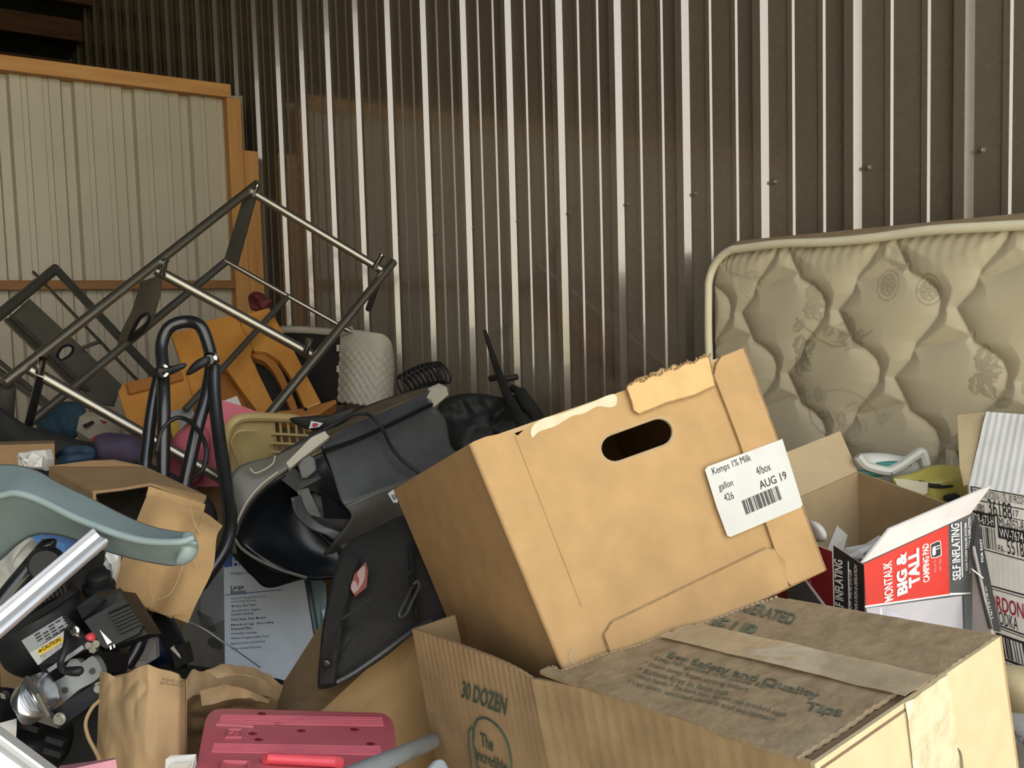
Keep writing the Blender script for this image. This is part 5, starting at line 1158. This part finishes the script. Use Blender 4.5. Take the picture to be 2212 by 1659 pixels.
obj('side_handle', decal(hp3, spl2([(448, 1382), (460, 1378), (478, 1395), (476, 1402), (455, 1398)], 4, True), .002, .0005), mat('navy print', (.015, .025, .06), .3), T)
blueprint = mat('blue print', (.03, .12, .36), .35)
def hd(px, m, off=.0008): return obj('print', decal(hp2, px, off, .0004), m, T)
hd([(484, 1186), (692, 1160), (692, 1200), (484, 1226)], blueprint)
def ht(s, x, y, L, h, m, b=.006): return ptext(T, s, hp2, (x, y), (x+L, y-L*.07), (x, y+h), m, b, .0016)
ht('Humidifier', 502, 1204, 90, 20, ink_white, .03); ht('Helps relieve', 499, 1236, 60, 8, mat('grey ink', (.2, .2, .22), .5))
ht('Large', 498, 1265, 28, 11, ink_black, .012); ht('Rooms', 498, 1275, 33, 8.5, ink_black, .012)
hd([(485, 1285), (610, 1273), (610, 1274.5), (485, 1286.5)], blueprint, .0012)
gi = mat('grey blue ink', (.16, .18, .22), .5)
for i, (s, L) in enumerate([('Ideal for Large Bedrooms', 75), ('and Living Rooms', 55), None, ('48 Hour Run Time*', 55), None, ('AccuSet Plus  Digital', 62), ('Comfort Control', 48), ('FilterCheck  Filter Monitor', 76), None, ('Baking Soda', 92), ('Enhanced Filter', 46), None, ('4 Comfort Settings', 55), None, ('18 Hour Programmable Timer', 82), None, ('Easy to Carry and Fill Tank', 74), None, ('2 Year Limited Warranty', 66)][k] for k in range(19) if [1, 1, 0, 1, 0, 1, 1, 1, 0, 1, 1, 0, 1, 0, 1, 0, 1, 0, 1][k]):
    ys = [1291, 1298, 1307, 1318, 1325, 1336, 1348, 1356, 1367, 1377, 1388, 1399]
    ht(s, 499, ys[i], L, 5.2, gi if i < 2 else ink_black, .004)
T = thing('clear_storage_tub', 'clear plastic tub edge between the white product carton and the black tool bag', 'tub')
obj('corner', strip([[(662, 1245, 1.875), (680, 1238, 1.875), (704, 1262, 1.875)], [(672, 1300, 1.855), (690, 1300, 1.855), (705, 1300, 1.855)], [(684, 1370, 1.84), (692, 1380, 1.84), (700, 1340, 1.84)]], .004), mat('clear teal plastic', (.20, .27, .27), .12, var=.1, coat=.5), T)
obj('rim', G().tube(spline(ptsd([(662, 1245, 1.868), (672, 1300, 1.848), (684, 1372, 1.833)]), 4), .006, 8), mat('dark teal rim', (.045, .075, .075), .3), T, True)
one('wire', G().tube(spline(ptsd([(405, 1342, 1.35), (440, 1358, 1.36), (480, 1385, 1.36), (520, 1412, 1.35), (562, 1442, 1.31)]), 5), .0010, 6), mat('grey wire', (.25, .26, .28), .3, metal=.6), 'thin grey wire running over the paper bag and white carton', 'wire', smooth=True)

# ------------------------------------------------------------------ odds and ends low on the left
one('white_plastic_bag', lump([(-30, 1215), (30, 1165), (68, 1162), (66, 1185), (110, 1220), (90, 1270), (40, 1320), (-30, 1360)], 1.34, .03, .015, 5, 18), bagw, 'white plastic bag showing behind the aluminium rail', 'bag', smooth='full')
one('blue_box', plate_d([(60, 1160, 1.42), (90, 1155, 1.42), (140, 1175, 1.42), (140, 1195, 1.41), (110, 1192, 1.41), (70, 1190, 1.41)], .04), mat('blue carton', (.10, .22, .46), .5), 'small blue carton under the chair shell rim', 'box')
one('navy_bin', lump([(270, 1290), (330, 1290), (370, 1340), (400, 1420), (330, 1440), (290, 1400)], 1.62, .06), mat('navy plastic', (.010, .02, .07), .4), 'navy blue bin behind the hanging carton flap', 'bin', smooth='full')
T = thing('printed_paper_bag', 'white crumpled printed paper between the tiller and the kraft paper bag', 'paper')
obj('sheet', crumple([(245, 1400), (265, 1375), (300, 1372), (335, 1385), (340, 1420), (300, 1440), (260, 1430)], 1.47, .008, 12, .02, 4), mat('pale grey paper', (.40, .38, .37), .7), T)
pbp = Plane(at(255, 1395, 1.445), at(285, 1392, 1.445), at(255, 1412, 1.44)); obj('barcode', bars(pbp, (252, 1396), (282, 1394), (254, 1412), 9, .0), ink_black, T)
one('pink_box', G().hexa(ptsd([(120, 1668, .93), (250, 1640, .96), (258, 1690, .95), (120, 1700, .92)]), ptsd([(130, 1654, .985), (250, 1637, 1.005), (258, 1690, 1.0), (130, 1700, .975)])), mat('pink carton', (.55, .22, .27), .5), 'pink carton corner in front of the kraft paper bag', 'box')
T = thing('white_carton', 'small white carton holding papers beside the red tool case', 'box')
obj('carton', plate_d([(358, 1640, 1.02), (368, 1632, 1.025), (424, 1629, 1.03), (402, 1700, 1.0), (355, 1700, 1.0)], .015), paper_w, T)
obj('papers', plate_d([(368, 1650, 1.013), (414, 1646, 1.019), (398, 1695, .998), (366, 1695, .998)], .003), mat('cream paper', (.5, .46, .38), .8), T)
one('magenta_cloth', lump([(-30, 1604), (15, 1590), (42, 1602), (70, 1640), (55, 1690), (-30, 1680)], 1.125, .015, .004), mat('dark magenta cloth', (.16, .02, .05), .8, var=.3), 'dark magenta cloth under the aluminium rail near the tiller', 'cloth', smooth='full')
one('white_card_box', plate_d([(-30, 1570, 1.10), (36, 1552, 1.12), (36, 1572, 1.11), (-30, 1590, 1.09)], .02), paper_w, 'white thin box lying beneath the tiller gear case', 'box')
one('black_gap_filler', lump([(120, 1560), (200, 1500), (240, 1480), (330, 1440), (420, 1440), (640, 1480), (700, 1560), (660, 1800), (300, 1820), (120, 1780)], 1.54, .07, .02, 9, 8, subd=5), clothblk, 'added black filler bag darkening the gaps low in the pile under the kraft paper bags', 'bag', smooth='full')  # second added filler, stands in for darkness between the low things

# ------------------------------------------------------------------ cartons at the bottom of the pile
cart = mat('plain carton board', (.34, .23, .12), .88, var=.12, scale=12, bump=.1)
for (x0, x1, y0, y1, z1, lab) in ((.645, .92, .42, .99, .650, 'plain brown carton holding up the egg case'), (1.0, 1.46, .29, .93, .757, 'plain brown carton under the camping pad and vodka cartons'),
        (.10, .50, .80, 1.15, .788, 'plain brown carton under the red tool case and tiller'), (.12, .80, 1.68, 1.98, .585, 'plain brown carton under the white product carton'),
        (.98, 1.60, 1.40, 2.24, .885, 'plain brown carton under the dark television'), (.36, 1.58, 2.46, 3.30, 1.0, 'wide brown carton under the pine bench and metal frame')):
    T = thing('moving_carton', lab, 'box')
    bevel(obj('carton', G().box(V(x0, y0, 0), V(x1-x0, 0, 0), V(0, y1-y0, 0), V(0, 0, z1-.004)), cart, T), .004)
    ym = (y0+y1)/2
    obj('top_flap', G().box(V(x0, y0, z1-.0045), V(x1-x0, 0, 0), V(0, ym-y0-.002, 0), V(0, 0, .004)), cart, T)
    obj('top_flap', G().box(V(x0, ym+.002, z1-.0045), V(x1-x0, 0, 0), V(0, y1-ym-.002, 0), V(0, 0, .004)), cart, T)
    obj('tape_strip', G().box(V(x0-.0005, ym-.025, z1-.08), V(x1-x0+.001, 0, 0), V(0, .05, 0), V(0, 0, .0802)), tape, T)
settle()
